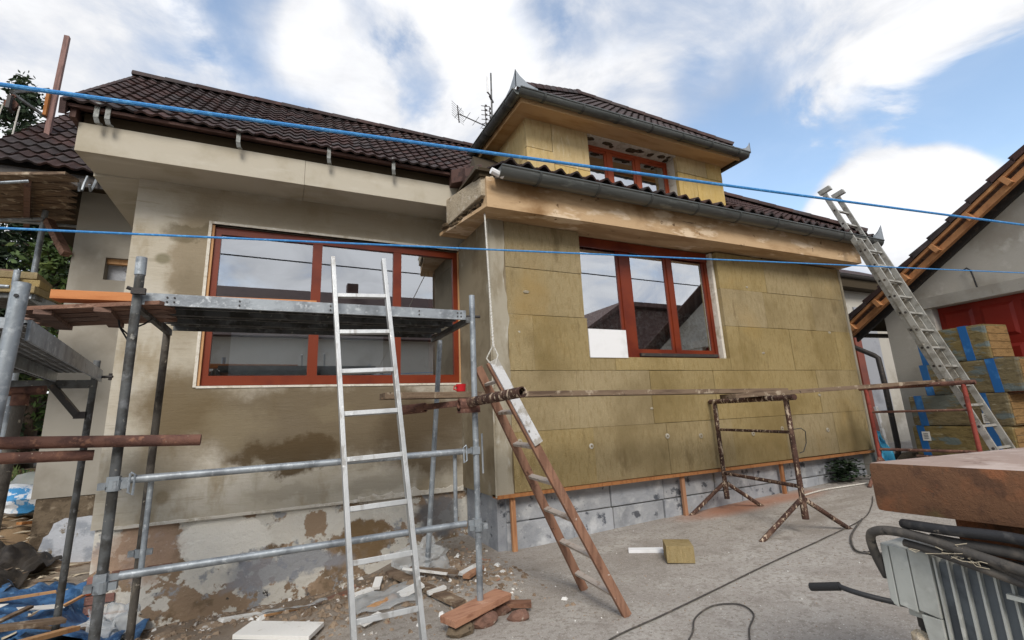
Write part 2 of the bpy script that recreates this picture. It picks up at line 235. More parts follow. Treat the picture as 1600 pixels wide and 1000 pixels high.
M['rope'] = mat('blue_rope', S(52, 138, 214), [(S(84, 166, 230), 60, .5, .65)], bump=((300, .3),), rough=.7)
M['cord'] = mat('white_cord', S(196, 192, 182), [(S(150, 142, 126), 60, .5, .65)], rough=.9)
M['blue_tape'] = mat('blue_packing_band', S(30, 96, 164), [(S(54, 122, 188), 6, .5, .7)], rough=.4, bump=())
M['wrap'] = mat('film_wrapped_wool', S(118, 102, 64), [(S(98, 84, 52), (5, 5, 12), .46, .64), (S(140, 126, 90), (3, 3, 14), .58, .7), (S(92, 112, 116), (2, 2, 6), .52, .62, 5, .75), (S(168, 160, 134), (5, 5, 16), .66, .72, 5, .6)], bump=(((3, 3, 9), .9), (26, .4)), rough=.22, spec=.5, rand=.06)  # last layer paints pale highlight streaks of the film
M['wool_end'] = mat('slab_end', S(142, 108, 62), [(S(118, 88, 48), (8, 8, 40), .46, .64)], bump=((70, .4),), rough=.95)
M['paper'] = mat('white_label', S(214, 212, 206), rough=.7, bump=())
M['print'] = mat('grey_print', S(150, 150, 148), [(S(90, 90, 90), 120, .5, .56)], rough=.7, bump=())
M['blue_bag'] = mat('turquoise_plastic', S(48, 158, 204), [(S(34, 132, 180), 5, .5, .66), (S(96, 188, 222), 12, .6, .7)], bump=((16, .8), (50, .4)), rough=.4, spec=.5)
M['blue_tarp'] = mat('blue_tarpaulin', S(62, 112, 164), [(S(38, 82, 132), 6, .46, .64), (S(112, 156, 196), 12, .58, .7)], bump=((14, .8),), rough=.5)
M['dark_tarp'] = mat('dark_sheet', S(62, 56, 50), [(S(40, 36, 34), 5, .46, .64), (S(98, 86, 72), 8, .6, .7)], bump=((10, .6),), rough=.6)
M['film'] = film_mat('clear_film', S(206, 210, 210), .34)
M['bag_print'] = mat('blue_white_bag', S(226, 230, 234), [(S(60, 150, 214), 5, .5, .54), (S(186, 206, 224), 9, .58, .66)], bump=((12, .8),), rough=.45)
M['straw'] = mat('dusty_straw', S(186, 172, 146), rough=.95, bump=())
M['red_cup'] = mat('red_plastic', S(206, 26, 34), rough=.35, bump=())
M['leaf_dark'] = mat('dark_needles', (.018, .034, .014), [((.04, .06, .02), 1.2, .5, .7)], bump=(), rough=.7, rand=0)
M['leaf_mid'] = mat('green_leaves', (.05, .085, .02), [((.11, .14, .035), 1.6, .48, .66)], bump=(), rough=.6)
M['bark'] = mat('bark', S(80, 66, 54), [(S(56, 46, 38), (10, 10, 2), .5, .66)], bump=((20, .8),), rough=1)
M['house_wall'] = mat('neighbour_render', S(196, 188, 174), [(S(176, 166, 150), 1, .5, .7)], rough=.9)
M['dark_roof'] = mat('neighbour_roof', S(92, 66, 58), [(S(72, 50, 46), 4, .5, .66)], rough=.8)
M['white_wall'] = mat('white_wall', S(206, 208, 214), [(S(186, 188, 196), 1.5, .5, .7)], rough=.9)
M['annexe_white'] = mat('dull_white_panel', S(150, 152, 158), [(S(124, 126, 132), 1.5, .5, .7)], rough=.9)
M['ground'] = mat('concrete_yard', S(170, 162, 152), [(S(154, 145, 135), .9, .42, .68), (S(182, 175, 165), 2.2, .48, .72), (S(142, 132, 121), 5, .54, .74, 7), (S(148, 139, 128), 24, .48, .66, 3), (S(206, 200, 191), 80, .60, .70, 2, .75), (S(96, 88, 80), 70, .62, .71, 2, .7), (S(136, 126, 114), (.5, 1.6, 1), .54, .74, 5, .7), (S(126, 118, 108), .35, .54, .72)],
    spots=[((5.8, 5.15, .1), (1.1, .34, .6), S(178, 112, 76), .75, .8), ((7.0, 5.1, .15), (.8, .3, .6), S(184, 118, 82), .6, .8), ((-.6, 5.6, -.2), (3.2, 1.7, 1.4), S(128, 108, 86), .8, .5), ((-5.5, 9.0, 0), (4.0, 4.5, 3), S(164, 134, 98), .95, .3), ((.6, 5.6, -.2), (1.7, .7, 1), S(112, 94, 74), .7, .5)],
    bump=((14, .3), (60, .45), (160, .5)), rough=.95, spec=.15)
M['rubble'] = mat('rubble', S(150, 128, 104), [(S(116, 96, 76), 6, .45, .62), (S(196, 190, 180), 9, .56, .64), (S(168, 96, 66), 4, .64, .68)], bump=((40, .6),), rough=1)
M['grass'] = mat('weeds', (.07, .10, .03), [((.14, .17, .06), 5, .5, .66)], bump=(), rough=.8)
M['eps'] = mat('white_offcut', S(222, 220, 214), [(S(190, 184, 172), 8, .55, .7)], bump=((60, .2),), rough=.9)
M['dust_steel'] = mat('dark_steel', S(66, 62, 60), [(S(96, 82, 70), 14, .55, .68)], rough=.6, metal=.3)
def clear_mat():
    m = bpy.data.materials.new('glass_back'); m.use_nodes = True; nt = m.node_tree; nt.nodes.remove(nt.nodes['Principled BSDF']); t = nt.nodes.new('ShaderNodeBsdfTransparent'); t.inputs[0].default_value = (.95, .97, .97, 1); nt.links.new(t.outputs[0], nt.nodes['Material Output'].inputs[0]); return m
CLEAR = clear_mat()
GLASS = glass_mat('window_glass', .46); GLASS2 = glass_mat('window_glass_clear', .60)

# ------------------------------------------------------------------ geometry helpers
ROOTS = {}
def tag(o, label=None, cat=None, group=None, kind=None):
    for k, v in (('label', label), ('category', cat), ('group', group), ('kind', kind)):
        if v: o[k] = v
    return o
def thing(name, label, cat, loc=(0, 0, 0), group=None, rz=0, local=False):
    o = bpy.data.objects.new(name, None); col.objects.link(o); o.empty_display_size = .1
    o.location = loc; o.rotation_euler = (0, 0, rz); ROOTS[o.name] = (Vector(loc), local)
    return tag(o, label, cat, group)
def put(o, parent):
    col.objects.link(o)
    if parent is not None:
        o.parent = parent
        if parent.name in ROOTS and not ROOTS[parent.name][1]: o.location = o.location - ROOTS[parent.name][0]
    return o
def frame(d):
    d = Vector(d).normalized(); a = Vector((0, 0, 1)) if abs(d.z) < .9 else Vector((1, 0, 0))
    u = d.cross(a).normalized(); return d, u, u.cross(d).normalized()
class G:
    def __init__(s): s.v, s.f, s.mi, s.m = [], [], [], 0
    def add(s, vs, fs):
        b = len(s.v); s.v += [tuple(v) for v in vs]; s.f += [tuple(i + b for i in f) for f in fs]; s.mi += [s.m] * len(fs); return s
    def hexa(s, p): return s.add(p, [(0, 3, 2, 1), (4, 5, 6, 7), (0, 1, 5, 4), (1, 2, 6, 5), (2, 3, 7, 6), (3, 0, 4, 7)])
    def box(s, x0, x1, y0, y1, z0, z1): return s.hexa([(x0, y0, z0), (x1, y0, z0), (x1, y1, z0), (x0, y1, z0), (x0, y0, z1), (x1, y0, z1), (x1, y1, z1), (x0, y1, z1)])
    def obox(s, c, ax, ay, az):   # centre and half-axes
        c, ax, ay, az = map(Vector, (c, ax, ay, az))
        return s.hexa([c + a * ax + b * ay + d * az for d in (-1, 1) for a, b in ((-1, -1), (1, -1), (1, 1), (-1, 1))])
    def bar(s, p, q, w, h, up=(0, 0, 1)):
        p, q = Vector(p), Vector(q); d = (q - p); u = Vector(up); x = d.cross(u)
        x = x.normalized() if x.length > 1e-6 else Vector((1, 0, 0)); y = x.cross(d).normalized()
        return s.obox((p + q) / 2, d / 2, x * w / 2, y * h / 2)
    def tube(s, p, q, r, n=12, r2=None, cap=True): return s.path([p, q], r, n, r2, cap)
    def path(s, pts, r, n=10, r2=None, cap=True):
        pts = [Vector(p) for p in pts]; vs, fs = [], []; k = len(pts)
        _, u, v = frame(pts[1] - pts[0])
        for i, p in enumerate(pts):
            d = (pts[min(i + 1, k - 1)] - pts[max(i - 1, 0)]).normalized()
            u = (u - d * u.dot(d)).normalized(); v = d.cross(u)
            rr = r if r2 is None else r + (r2 - r) * i / (k - 1)
            vs += [p + (u * math.cos(2 * math.pi * j / n) + v * math.sin(2 * math.pi * j / n)) * rr for j in range(n)]
        for i in range(k - 1):
            for j in range(n):
                a, b = i * n + j, i * n + (j + 1) % n; fs.append((a, b, b + n, a + n))
        if cap: fs += [tuple(range(n))[::-1], tuple(range((k - 1) * n, k * n))]
        return s.add(vs, fs)
    def pipe(s, p, q, r, ri, n=14):   # open-ended tube with wall thickness
        p, q = Vector(p), Vector(q); d, u, v = frame(q - p); vs, fs = [], []
        for c, rr in ((p, r), (q, r), (q, ri), (p, ri)):
            vs += [c + (u * math.cos(2 * math.pi * j / n) + v * math.sin(2 * math.pi * j / n)) * rr for j in range(n)]
        for i in range(4):
            for j in range(n):
                a, b = i * n + j, i * n + (j + 1) % n; c = ((i + 1) % 4) * n
                fs.append((a, b, c + (j + 1) % n, c + j))
        return s.add(vs, fs)
    def prism(s, poly, d):
        d = Vector(d); n = len(poly); vs = [Vector(p) for p in poly]; vs += [p + d for p in vs]
        return s.add(vs, [tuple(range(n))[::-1], tuple(range(n, 2 * n))] + [(i, (i + 1) % n, (i + 1) % n + n, i + n) for i in range(n)])
    def quad(s, *p): return s.add(p, [tuple(range(len(p)))])
    def build(s, name, m, parent=None, smooth=False, bevel=0, tags=None):
        me = bpy.data.meshes.new(name); me.from_pydata(s.v, [], s.f); me.update()
        ms = m if isinstance(m, (list, tuple)) else [m]
        for q in ms: me.materials.append(q)
        if len(ms) > 1: me.polygons.foreach_set('material_index', s.mi)
        import bmesh
        bm = bmesh.new(); bm.from_mesh(me); bmesh.ops.recalc_face_normals(bm, faces=bm.faces)
        if bevel: bmesh.ops.bevel(bm, geom=list(bm.edges), offset=bevel, segments=2, affect='EDGES', profile=.7, clamp_overlap=True)
        bm.to_mesh(me); bm.free()
        if smooth:
            me.polygons.foreach_set('use_smooth', [True] * len(me.polygons)); me.set_sharp_from_angle(angle=R(40))
        o = bpy.data.objects.new(name, me); put(o, parent)
        if tags: tag(o, *tags)
        return o
def box(name, m, parent, x0, x1, y0, y1, z0, z1, bevel=0): return G().box(x0, x1, y0, y1, z0, z1).build(name, m, parent, bevel=bevel)
def tube(name, m, parent, p, q, r, n=14): return G().tube(p, q, r, n).build(name, m, parent, smooth=True)
def wall_plates(g, axis_y, th, x0, x1, z0, z1, holes):
    """a wall slab along X with rectangular holes, cut into strips"""
    xs = sorted({x0, x1, *[h[0] for h in holes], *[h[1] for h in holes]}); xs = [x for x in xs if x0 <= x <= x1]
    for a, b in zip(xs, xs[1:]):
        cuts = sorted((max(z0, h[2]), min(z1, h[3])) for h in holes if h[0] <= a and h[1] >= b)
        z = z0
        for c, d in cuts:
            if c > z: g.box(a, b, axis_y, axis_y + th, z, c)
            z = max(z, d)
        if z1 > z: g.box(a, b, axis_y, axis_y + th, z, z1)
    return g
def ell(t, n=24): return [(math.cos(2 * math.pi * i / n) * t, math.sin(2 * math.pi * i / n) * t) for i in range(n)]
def lump(c, r, sub=2, rough=.25, sq=(1, 1, 1), seed=0):
    """an irregular stone, sack or heap as vertices and faces"""
    import bmesh
    bm = bmesh.new(); bmesh.ops.create_icosphere(bm, subdivisions=sub, radius=1)
    off = Vector((seed * 3.1, seed * 1.7, seed))
    vs = []
    for v in bm.verts:
        n = mn.noise(v.co * 1.6 + off) * rough + mn.noise(v.co * 4.1 + off) * rough * .4
        vs.append(Vector(c) + Vector((v.co.x * sq[0], v.co.y * sq[1], v.co.z * sq[2])) * r * (1 + n))
    fs = [tuple(v.index for v in f.verts) for f in bm.faces]; bm.free()
    return vs, fs
def sheet(name, m, parent, nx, ny, fn, th=.0, tags=None):
    """a thin sheet from fn(u,v) -> point, with thickness"""
    vs = [Vector(fn(i / nx, j / ny)) for j in range(ny + 1) for i in range(nx + 1)]; w = nx + 1
    fs = [(j * w + i, j * w + i + 1, (j + 1) * w + i + 1, (j + 1) * w + i) for j in range(ny) for i in range(nx)]
    g = G().add(vs, fs); me = bpy.data.meshes.new(name); me.from_pydata(g.v, [], g.f); me.materials.append(m)
    me.polygons.foreach_set('use_smooth', [True] * len(me.polygons)); me.update()
    o = bpy.data.objects.new(name, me); put(o, parent)
    if th: md = o.modifiers.new('thick', 'SOLIDIFY'); md.thickness = th
    if tags: tag(o, *tags)
    return o

# ------------------------------------------------------------------ ground
def sstep(a, b, x): t = max(0, min(1, (x - a) / (b - a))); return t * t * (3 - 2 * t)
def gz(x, y):
    z = .03 * min(max(0, x - 2.8), 8.5)
    z -= .40 * sstep(2.3, .2, x) * sstep(4.6, 6.0, y) * (1 - sstep(-1.1, -1.9, x) * .9)
    z += .95 * sstep(-1.75, -4.2, x) * sstep(5.2, 9.5, y)
    z += .10 * math.exp(-((x - 1.35) ** 2 / .35 + (y - 5.0) ** 2 / .5))
    if x < 2.4 and y > 3:
        k = sstep(2.4, 1.4, x) * sstep(3, 4.4, y)
        z += k * (.05 * mn.noise(Vector((x * 2.2, y * 2.2, 1))) + .03 * mn.noise(Vector((x * 6, y * 6, 5))))
        if x < -1.8: z += sstep(-1.8, -2.4, x) * .12 * mn.noise(Vector((x * 2.6, y * 2.6, 9)))
    return z
def build_ground():
    def axis(a, b, step, far):
        inner = [a + i * step for i in range(int((b - a) / step) + 1)]
        lo = [a - 1.5 ** k for k in range(0, 16) if 1.5 ** k < far]; hi = [b + 1.5 ** k for k in range(0, 16) if 1.5 ** k < far]
        return lo[::-1] + inner + hi
    xs, ys = axis(-5, 4.4, .08, 400), axis(1.0, 10, .08, 400)
    vs = [(x, y, gz(x, y)) for y in ys for x in xs]; w = len(xs)
    fs = [(j * w + i, j * w + i + 1, (j + 1) * w + i + 1, (j + 1) * w + i) for j in range(len(ys) - 1) for i in range(w - 1)]
    o = G().add(vs, fs).build('ground', M['ground'], smooth=True); o['kind'] = 'structure'
build_ground()

# ------------------------------------------------------------------ roof tiles
def tile_mesh(name, w, ln, th=.018, lift=.028, amp=.024, waves=2, nseg=12):
    top0, top1, low = [], [], []
    for i in range(nseg + 1):
        x = w * i / nseg; ph = 2 * math.pi * waves * i / nseg
        z = amp * (.5 - .5 * math.cos(ph)) ** 1.4
        top0.append((x, 0, z + lift)); top1.append((x, ln, z + .004)); low.append((x, .004, z + lift - th - .006))
    n = nseg + 1; vs = top0 + top1 + low; fs = []
    for i in range(nseg):
        fs.append((i, i + 1, n + i + 1, n + i)); fs.append((2 * n + i, 2 * n + i + 1, i + 1, i))
    fs.append((0, n, 2 * n)); fs.append((nseg, 2 * n + nseg, n + nseg))
    return vs, fs
def tile_data(name, w, ln, mt, **k):
    vs, fs = tile_mesh(name, w, ln, **k); me = bpy.data.meshes.new(name); me.from_pydata(vs, [], fs); me.materials.append(mt)
    me.polygons.foreach_set('use_smooth', [True] * len(me.polygons)); me.set_sharp_from_angle(angle=R(50)); me.update(); return me
TW, TG = .28, .2
TILE = tile_data('roof_tile', TW, TG + .05, M['tile'])
def roof_plane(O, u, s):
    u, s = Vector(u).normalized(), Vector(s).normalized(); n = u.cross(s)
    m = Matrix.Identity(4)
    for i, v in enumerate((u, s, n)):
        for r in range(3): m[r][i] = v[r]
    m.translation = Vector(O); return m
def lay_tiles(mx, nx, ny, parent, me=TILE, w=TW, g=TG, keep=None, name='roof_tile', jit=.011):
    for j in range(ny):
        for i in range(nx):
            c = mx @ Vector(((i + .5) * w, (j + .5) * g, 0))
            if keep and not keep(c): continue
            o = bpy.data.objects.new(name, me); col.objects.link(o)
            lm = mx @ Matrix.Translation((i * w + rnd.uniform(-jit, jit) * .6, j * g + rnd.uniform(-jit, jit), rnd.uniform(0, .006))) @ Matrix.Rotation(rnd.uniform(-.02, .02), 4, 'Z')
            o.matrix_world = lm; o.parent = parent
def lay_joined(name, mx, nx, ny, parent, w=TW, g=TG, keep=None, waves=2, nseg=8, kind='stuff', clip=None):
    q = G(); tv, tf = tile_mesh('t', w, g + .05, waves=waves, nseg=nseg)
    for j in range(ny):
        for i in range(nx):
            c = mx @ Vector(((i + .5) * w, (j + .5) * g, 0))
            if keep and not keep(c): continue
            lm = mx @ Matrix.Translation((i * w, j * g + rnd.uniform(-.004, .004), rnd.uniform(0, .004)))
            pv = [lm @ Vector(v) for v in tv]
            if clip:
                for p in pv: clip(p)
            q.add(pv, tf)
    o = q.build(name, M['tile'], parent, smooth=True); o['kind'] = kind; return o
def ridge_run(p, q, ln, r, parent, name='ridge_tile', mt=None):
    p, q = Vector(p), Vector(q); d, u, v = frame(q - p); n = max(1, int((q - p).length / ln)); st = (q - p) / n
    if v.z < 0: v = -v
    up = v
    for k in range(n):
        a = p + st * k - d * .02; b = p + st * (k + 1) + d * .02; g = G(); vs = []
        m_ = 8
        for (c, rr) in ((a, r * 1.05), (b, r * .97)):
            for t in (0, -.018):
                vs += [c + u * math.cos(math.pi * i / m_) * (rr + t) + up * (math.sin(math.pi * i / m_) * (rr + t) - .35 * r) for i in range(m_ + 1)]
        w = m_ + 1; fs = []
        for i in range(m_):
            fs += [(i, i + 1, 2 * w + i + 1, 2 * w + i), (w + i, 3 * w + i, 3 * w + i + 1, w + i + 1), (i, w + i, w + i + 1, i + 1), (2 * w + i, 2 * w + i + 1, 3 * w + i + 1, 3 * w + i)]
        fs += [(0, 2 * w, 3 * w, w), (m_, w + m_, 3 * w + m_, 2 * w + m_), tuple(range(w, 2 * w)), tuple(range(3 * w, 4 * w))]
        g.add(vs, fs).build(name, mt or M['tile'], parent, smooth=True)
def gutter(name, p, q, r, parent, up=(0, 0, 1), mt=None, rings=0, ends=True):
    """half-round gutter between p and q (centre line of the rim) with beaded lip; straps as children"""
    p, q = Vector(p), Vector(q); d = (q - p).normalized(); side = d.cross(Vector(up)).normalized(); upv = Vector((0, 0, 1))
    n = 12; g = G(); vs = []
    for c in (p, q):
        for rr in (r, r - .006):
            vs += [c + side * math.cos(math.pi * i / n) * rr - upv * math.sin(math.pi * i / n) * rr for i in range(n + 1)]
    w = n + 1; fs = []
    for i in range(n): fs += [(i, i + 1, 2 * w + i + 1, 2 * w + i), (w + i, 3 * w + i, 3 * w + i + 1, w + i + 1), (i, w + i, w + i + 1, i + 1), (2 * w + i, 2 * w + i + 1, 3 * w + i + 1, 3 * w + i)]
    fs += [(0, 2 * w, 3 * w, w), (n, w + n, 3 * w + n, 2 * w + n)]
    if ends: fs += [tuple(range(w)), tuple(range(2 * w, 3 * w))]
    g.add(vs, fs); g.tube(p + side * r, q + side * r, .013, 8); g.tube(p - side * r, q - side * r, .008, 6)
    o = g.build(name, mt or M['zinc'], parent, smooth=True)
    for k in range(rings):
        c = p + (q - p) * (k + .6) / rings; h = G(); vs = []
        for e in (-.016, .016):
            for rr in (r + .009, r - .002): vs += [c + d * e + side * math.cos(math.pi * i / n) * rr - upv * math.sin(math.pi * i / n) * rr for i in range(n + 1)]
        fs = []
        for i in range(n): fs += [(i, i + 1, 2 * w + i + 1, 2 * w + i), (i, w + i, w + i + 1, i + 1), (2 * w + i, 2 * w + i + 1, 3 * w + i + 1, 3 * w + i)]
        h.add(vs, fs).build('gutter_strap', mt or M['zinc_dark'], o, smooth=True)
    return o

# ------------------------------------------------------------------ the house
house = thing('house', 'tile-roofed house under renovation with grey-brown left wing and mineral wool covered right wing', 'house', (2.2, 7, 0))
# left wing: front wall with the big window opening
LW = (-.86, 2.26, 1.955, 3.885)
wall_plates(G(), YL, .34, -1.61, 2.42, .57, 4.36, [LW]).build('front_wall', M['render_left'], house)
box('gable_wall', M['render_grey'], house, -1.612, -1.27, YL + .345, 8.05, .57, 4.36)
box('back_wall', M['render_grey'], house, -1.6, 9.4, 9.3, 9.6, -.3, 4.3)
G().box(-1.58, 2.42, YL + .03, YL + .33, -.8, .565).build('left_plinth', M['plinth_left'], house)
G().box(-1.55, -1.27, YL + .34, 8.05, -.8, .565).build('gable_plinth', M['old_wall_foot'], house)
def ragged_strip(name, m, parent, x0, x1, y, z, up, dn, n=60, th=.012, seed=1, scale=6):
    g = G(); pts = []
    for i in range(n + 1):
        x = x0 + (x1 - x0) * i / n
        pts.append((x, z + up * (.35 + .9 * abs(mn.noise(Vector((x * scale, seed, 0)))) + .5 * max(0, mn.noise(Vector((x * scale * 3, seed, 4)))))))
    vs = [(x, y, z - dn) for x, _ in pts] + [(x, y, t) for x, t in pts] + [(x, y - th, z - dn) for x, _ in pts] + [(x, y - th, t - .004) for x, t in pts]
    w = n + 1; fs = []
    for i in range(n): fs += [(2 * w + i, 2 * w + i + 1, 3 * w + i + 1, 3 * w + i), (3 * w + i, 3 * w + i + 1, w + i + 1, w + i), (i, i + 1, 2 * w + i + 1, 2 * w + i)]
    return g.add(vs, fs).build(name, m, parent)
ragged_strip('base_bead', M['white_reveal'], house, -1.45, .9, YL - .002, .575, .018, .02, seed=2)
ragged_strip('base_bead', M['white_reveal'], house, .9, 2.24, YL - .002, .575, .085, .02, seed=5)
# bricks laid bare at the foot of the corner and under the wall edge
for (x, z, w) in [(-1.585, .075, .24), (-1.585, -.01, .12), (-1.585, -.095, .24), (-1.585, -.18, .12), (-1.585, -.265, .24), (-1.585, -.35, .12), (-1.585, -.435, .24), (-1.40, .10, .2), (-1.12, .10, .22)]:
    G().box(x, x + w - .012, YL + .004, YL + .1, z, z + .072).build('brick', M['brick'] if x < -1.5 else M['brick_dusty'], house, bevel=.005)
# return wall between the two wings
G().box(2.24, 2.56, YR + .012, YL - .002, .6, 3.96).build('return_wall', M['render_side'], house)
G().box(2.30, 2.7, YR + .14, YL + .02, -.5, .598).build('return_plinth', M['plinth_block'], house)
# boxed eaves of the left wing
for xa, xb, dy in ((-2.03, .108, 0), (.11, 2.06, .003)):
    G().hexa([(xa, 5.78 + dy, 4.30 + dy), (xb, 5.78 + dy, 4.30 + dy), (xb, YL + .02, 4.335 + dy), (xa, YL + .02, 4.335 + dy), (xa, 5.78 + dy, 4.62), (xb, 5.78 + dy, 4.62), (xb, YL + .02, 4.62), (xa, YL + .02, 4.62)]).build('eaves_box', M['render_soffit'], house, bevel=.006)
G().hexa([(-2.03, YL + .022, 4.30), (-1.60, YL + .022, 4.335), (-1.60, 8.9, 4.33), (-2.03, 8.9, 4.30), (-2.03, YL + .022, 4.62), (-1.60, YL + .022, 4.62), (-1.60, 8.9, 4.62), (-2.03, 8.9, 4.62)]).build('gable_eaves_box', M['render_soffit'], house)
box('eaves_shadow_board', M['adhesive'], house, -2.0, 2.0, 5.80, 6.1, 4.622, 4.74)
G().prism([(-2.085, 5.70, 4.622), (-2.085, 5.70, 4.735), (-2.085, 7.6, 6.3), (-2.085, 9.5, 4.622)], (.05, 0, 0)).build('gable_board', M['tile_cut'], house)
# drip board in front of the tiles and the bare gutter brackets
G().hexa([(-2.12, 5.66, 4.715), (2.02, 5.66, 4.715), (2.02, 5.80, 4.755), (-2.12, 5.80, 4.755), (-2.12, 5.655, 4.745), (2.02, 5.655, 4.745), (2.02, 5.80, 4.775), (-2.12, 5.80, 4.775)]).build('drip_board', M['tile_cut'], house)
for x in (-1.86, -1.77, -.60, .36, 1.14):
    g = G(); g.bar((x, 5.65, 4.80), (x, 5.645, 4.63), .042, .012, (0, 1, 0)); g.bar((x, 5.645, 4.632), (x + .01, 5.67, 4.585), .042, .012, (0, 1, 0)); g.bar((x + .01, 5.67, 4.587), (x + .02, 5.73, 4.60), .042, .012, (0, .3, 1)); g.bar((x + .004, 5.652, 4.795), (x + .004, 5.70, 4.815), .042, .012, (0, .3, 1))
    g.build('gutter_bracket', M['galv_bracket'], house)
# main roof, left wing
TH = R(41); s45 = (0, math.cos(TH), math.sin(TH))
front = roof_plane((-2.12, 5.63, 4.735), (1, 0, 0), s45)
roof = G().prism([(-2.10, 5.80, 4.72), (-2.10, 7.60, 6.30), (-2.10, 9.55, 4.6)], (5.3, 0, 0)).build('main_roof', M['adhesive'], house)
lay_tiles(front, 19, 13, roof)
ridge_run((-2.14, 7.58, 6.455), (3.2, 7.58, 6.455), .36, .105, roof)
lay_joined('roof_tiles', roof_plane((3.2, 9.53, 4.735), (-1, 0, 0), (0, -math.cos(TH), math.sin(TH))), 19, 13, roof)
for k in range(12):   # verge closers on the gable edge
    a = front @ Vector((-.01, .02 + k * TG * 1.06, .0))
    G().hexa([a + Vector(p) for p in ((-.02, 0, -.14), (.03, 0, -.14), (.03, .15, .01), (-.02, .15, .01), (-.02, -.02, .02), (.03, -.02, .02), (.03, .14, .165), (-.02, .14, .165))]).build('verge_tile', M['tile'], roof)
for (i, j) in ((9, 10), (13.4, 9), (16.4, 8)):   # vent tiles: little hoods
    c = front @ Vector((i * TW * .95, j * TG, .03)); g = G(); vs = []
    for t, h in ((0, 1), (1, .15)):
        vs += [c + Vector((math.cos(math.pi * a / 8) * .09, t * .17 * .7, math.sin(math.pi * a / 8) * .09 * h + t * .17 * .7)) for a in range(9)]
    g.add(vs, [(a, a + 1, a + 10, a + 9) for a in range(8)] + [tuple(range(9))]).build('vent_tile', M['tile'], roof, smooth=True)

# ------------------------------------------------------------------ right wing
RW = (3.65, 6.27, 2.205, 3.93)
wall_plates(G(), YR + .13, .3, 2.58, 9.40, .62, 3.96, [(RW[0], RW[1] + .0, RW[2], 3.97)]).build('rendered_wall', M['adhesive'], house)
G().box(2.6, 9.35, YR + .16, YR + .4, -.6, .60).build('right_plinth', M['mortar'], house)
# blocks of the plinth
z_rows = [(.30, .592), (-.02, .285), (-.36, -.035)]
for r_, (za, zb) in enumerate(z_rows):
    x = 2.40 + (.0 if r_ % 2 == 0 else -.0)
    first = True
    while x < 9.4:
        w = rnd.uniform(.55, 1.05) if not first else (.9 if r_ % 2 else .55)
        x1 = min(x + w, 9.45); first = False
        dy = rnd.uniform(-.012, .012)
        G().box(x + .006, x1 - .006, YR + .13 + dy, YR + .2, za, zb).build('plinth_block', M['plinth_block'], house, bevel=.014)
        x = x1
box('end_wall', M['render_grey'], house, 9.41, 9.548, YR + .01, 9.3, -.2, 3.95)
# mineral wool boards, five courses, cut round the window
wool = G().box(2.44, 9.53, YR + .085, YR + .125, .63, 3.9).build('insulation', M['adhesive'], house) if False else None
rows = [.625, 1.295, 2.02, 2.72, 3.335, 3.945]
starts = [2.47, 2.47, 2.47, 2.47, 2.47]
offs = [1.14, .95, .35, 1.15, 1.15]
for k in range(5):
    za, zb = rows[k], rows[k + 1]; xs = [2.47]; x = 2.47 + offs[k]
    while x < 9.3: xs.append(x); x += 1.22 + rnd.uniform(-.06, .06)
    xs.append(9.53)
    for a, b in zip(xs, xs[1:]):
        parts = [(a, b, za, zb)]
        if b > RW[0] and a < RW[1] and zb > RW[2]:
            parts = []
            lo = max(za, RW[2])
            if a < RW[0]: parts.append((a, RW[0], za, zb))
            if b > RW[1]: parts.append((RW[1], b, za, zb))
            if za < RW[2]: parts.append((max(a, RW[0]), min(b, RW[1]), za, RW[2]))
        for (p, q, r0, r1) in parts:
            if q - p < .03: continue
            o_ = rnd.uniform(0, .010); g_ = rnd.choice((.0012, .0012, .002, .004))
            G().box(p + g_, q - g_, YR + o_, YR + .13, r0 + g_, r1 - g_).build('insulation_board', M['wool'], house, bevel=.0035)
# rendered corner strip with a wavy edge and the mesh corner bead
def corner_strip():
    n = 70; z0, z1 = .615, 3.95; L0 = []
    for i in range(n + 1):
        z = z0 + (z1 - z0) * i / n
        L0.append((z, 2.46 + .05 * mn.noise(Vector((z * 1.7, 3, 0))) + .022 * mn.noise(Vector((z * 7, 1, 0)))))
    vs = [(2.236, YR - .012, z) for z, _ in L0] + [(x, YR - .006, z) for z, x in L0] + [(x + .004, YR + .01, z) for z, x in L0] + [(2.236, YR + .012, z) for z, _ in L0]
    w = n + 1; fs = [(c * w + i, c * w + i + 1, ((c + 1) % 4) * w + i + 1, ((c + 1) % 4) * w + i) for c in range(4) for i in range(n)]
    fs += [(0, w, 2 * w, 3 * w), (n, w + n, 2 * w + n, 3 * w + n)]
    G().add(vs, fs).build('corner_strip', M['corner_coat'], house)
corner_strip()
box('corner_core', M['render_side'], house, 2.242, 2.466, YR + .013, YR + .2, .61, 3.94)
g = G(); g.tube((2.232, YR - .016, .6), (2.232, YR - .016, 3.9), .011, 8)
for i in range(96): g.box(2.232, 2.258, YR - .0165, YR - .0135, .62 + i * .034, .638 + i * .034)
g.build('corner_bead', M['corner_coat'], house)
G().hexa([(9.505, YR - .012, .6), (9.56, YR - .012, .6), (9.56, YR + .02, .6), (9.505, YR + .02, .6), (9.505, YR - .012, 3.94), (9.56, YR - .012, 3.94), (9.56, YR + .02, 3.94), (9.505, YR + .02, 3.94)]).build('corner_strip', M['corner_coat'], house)
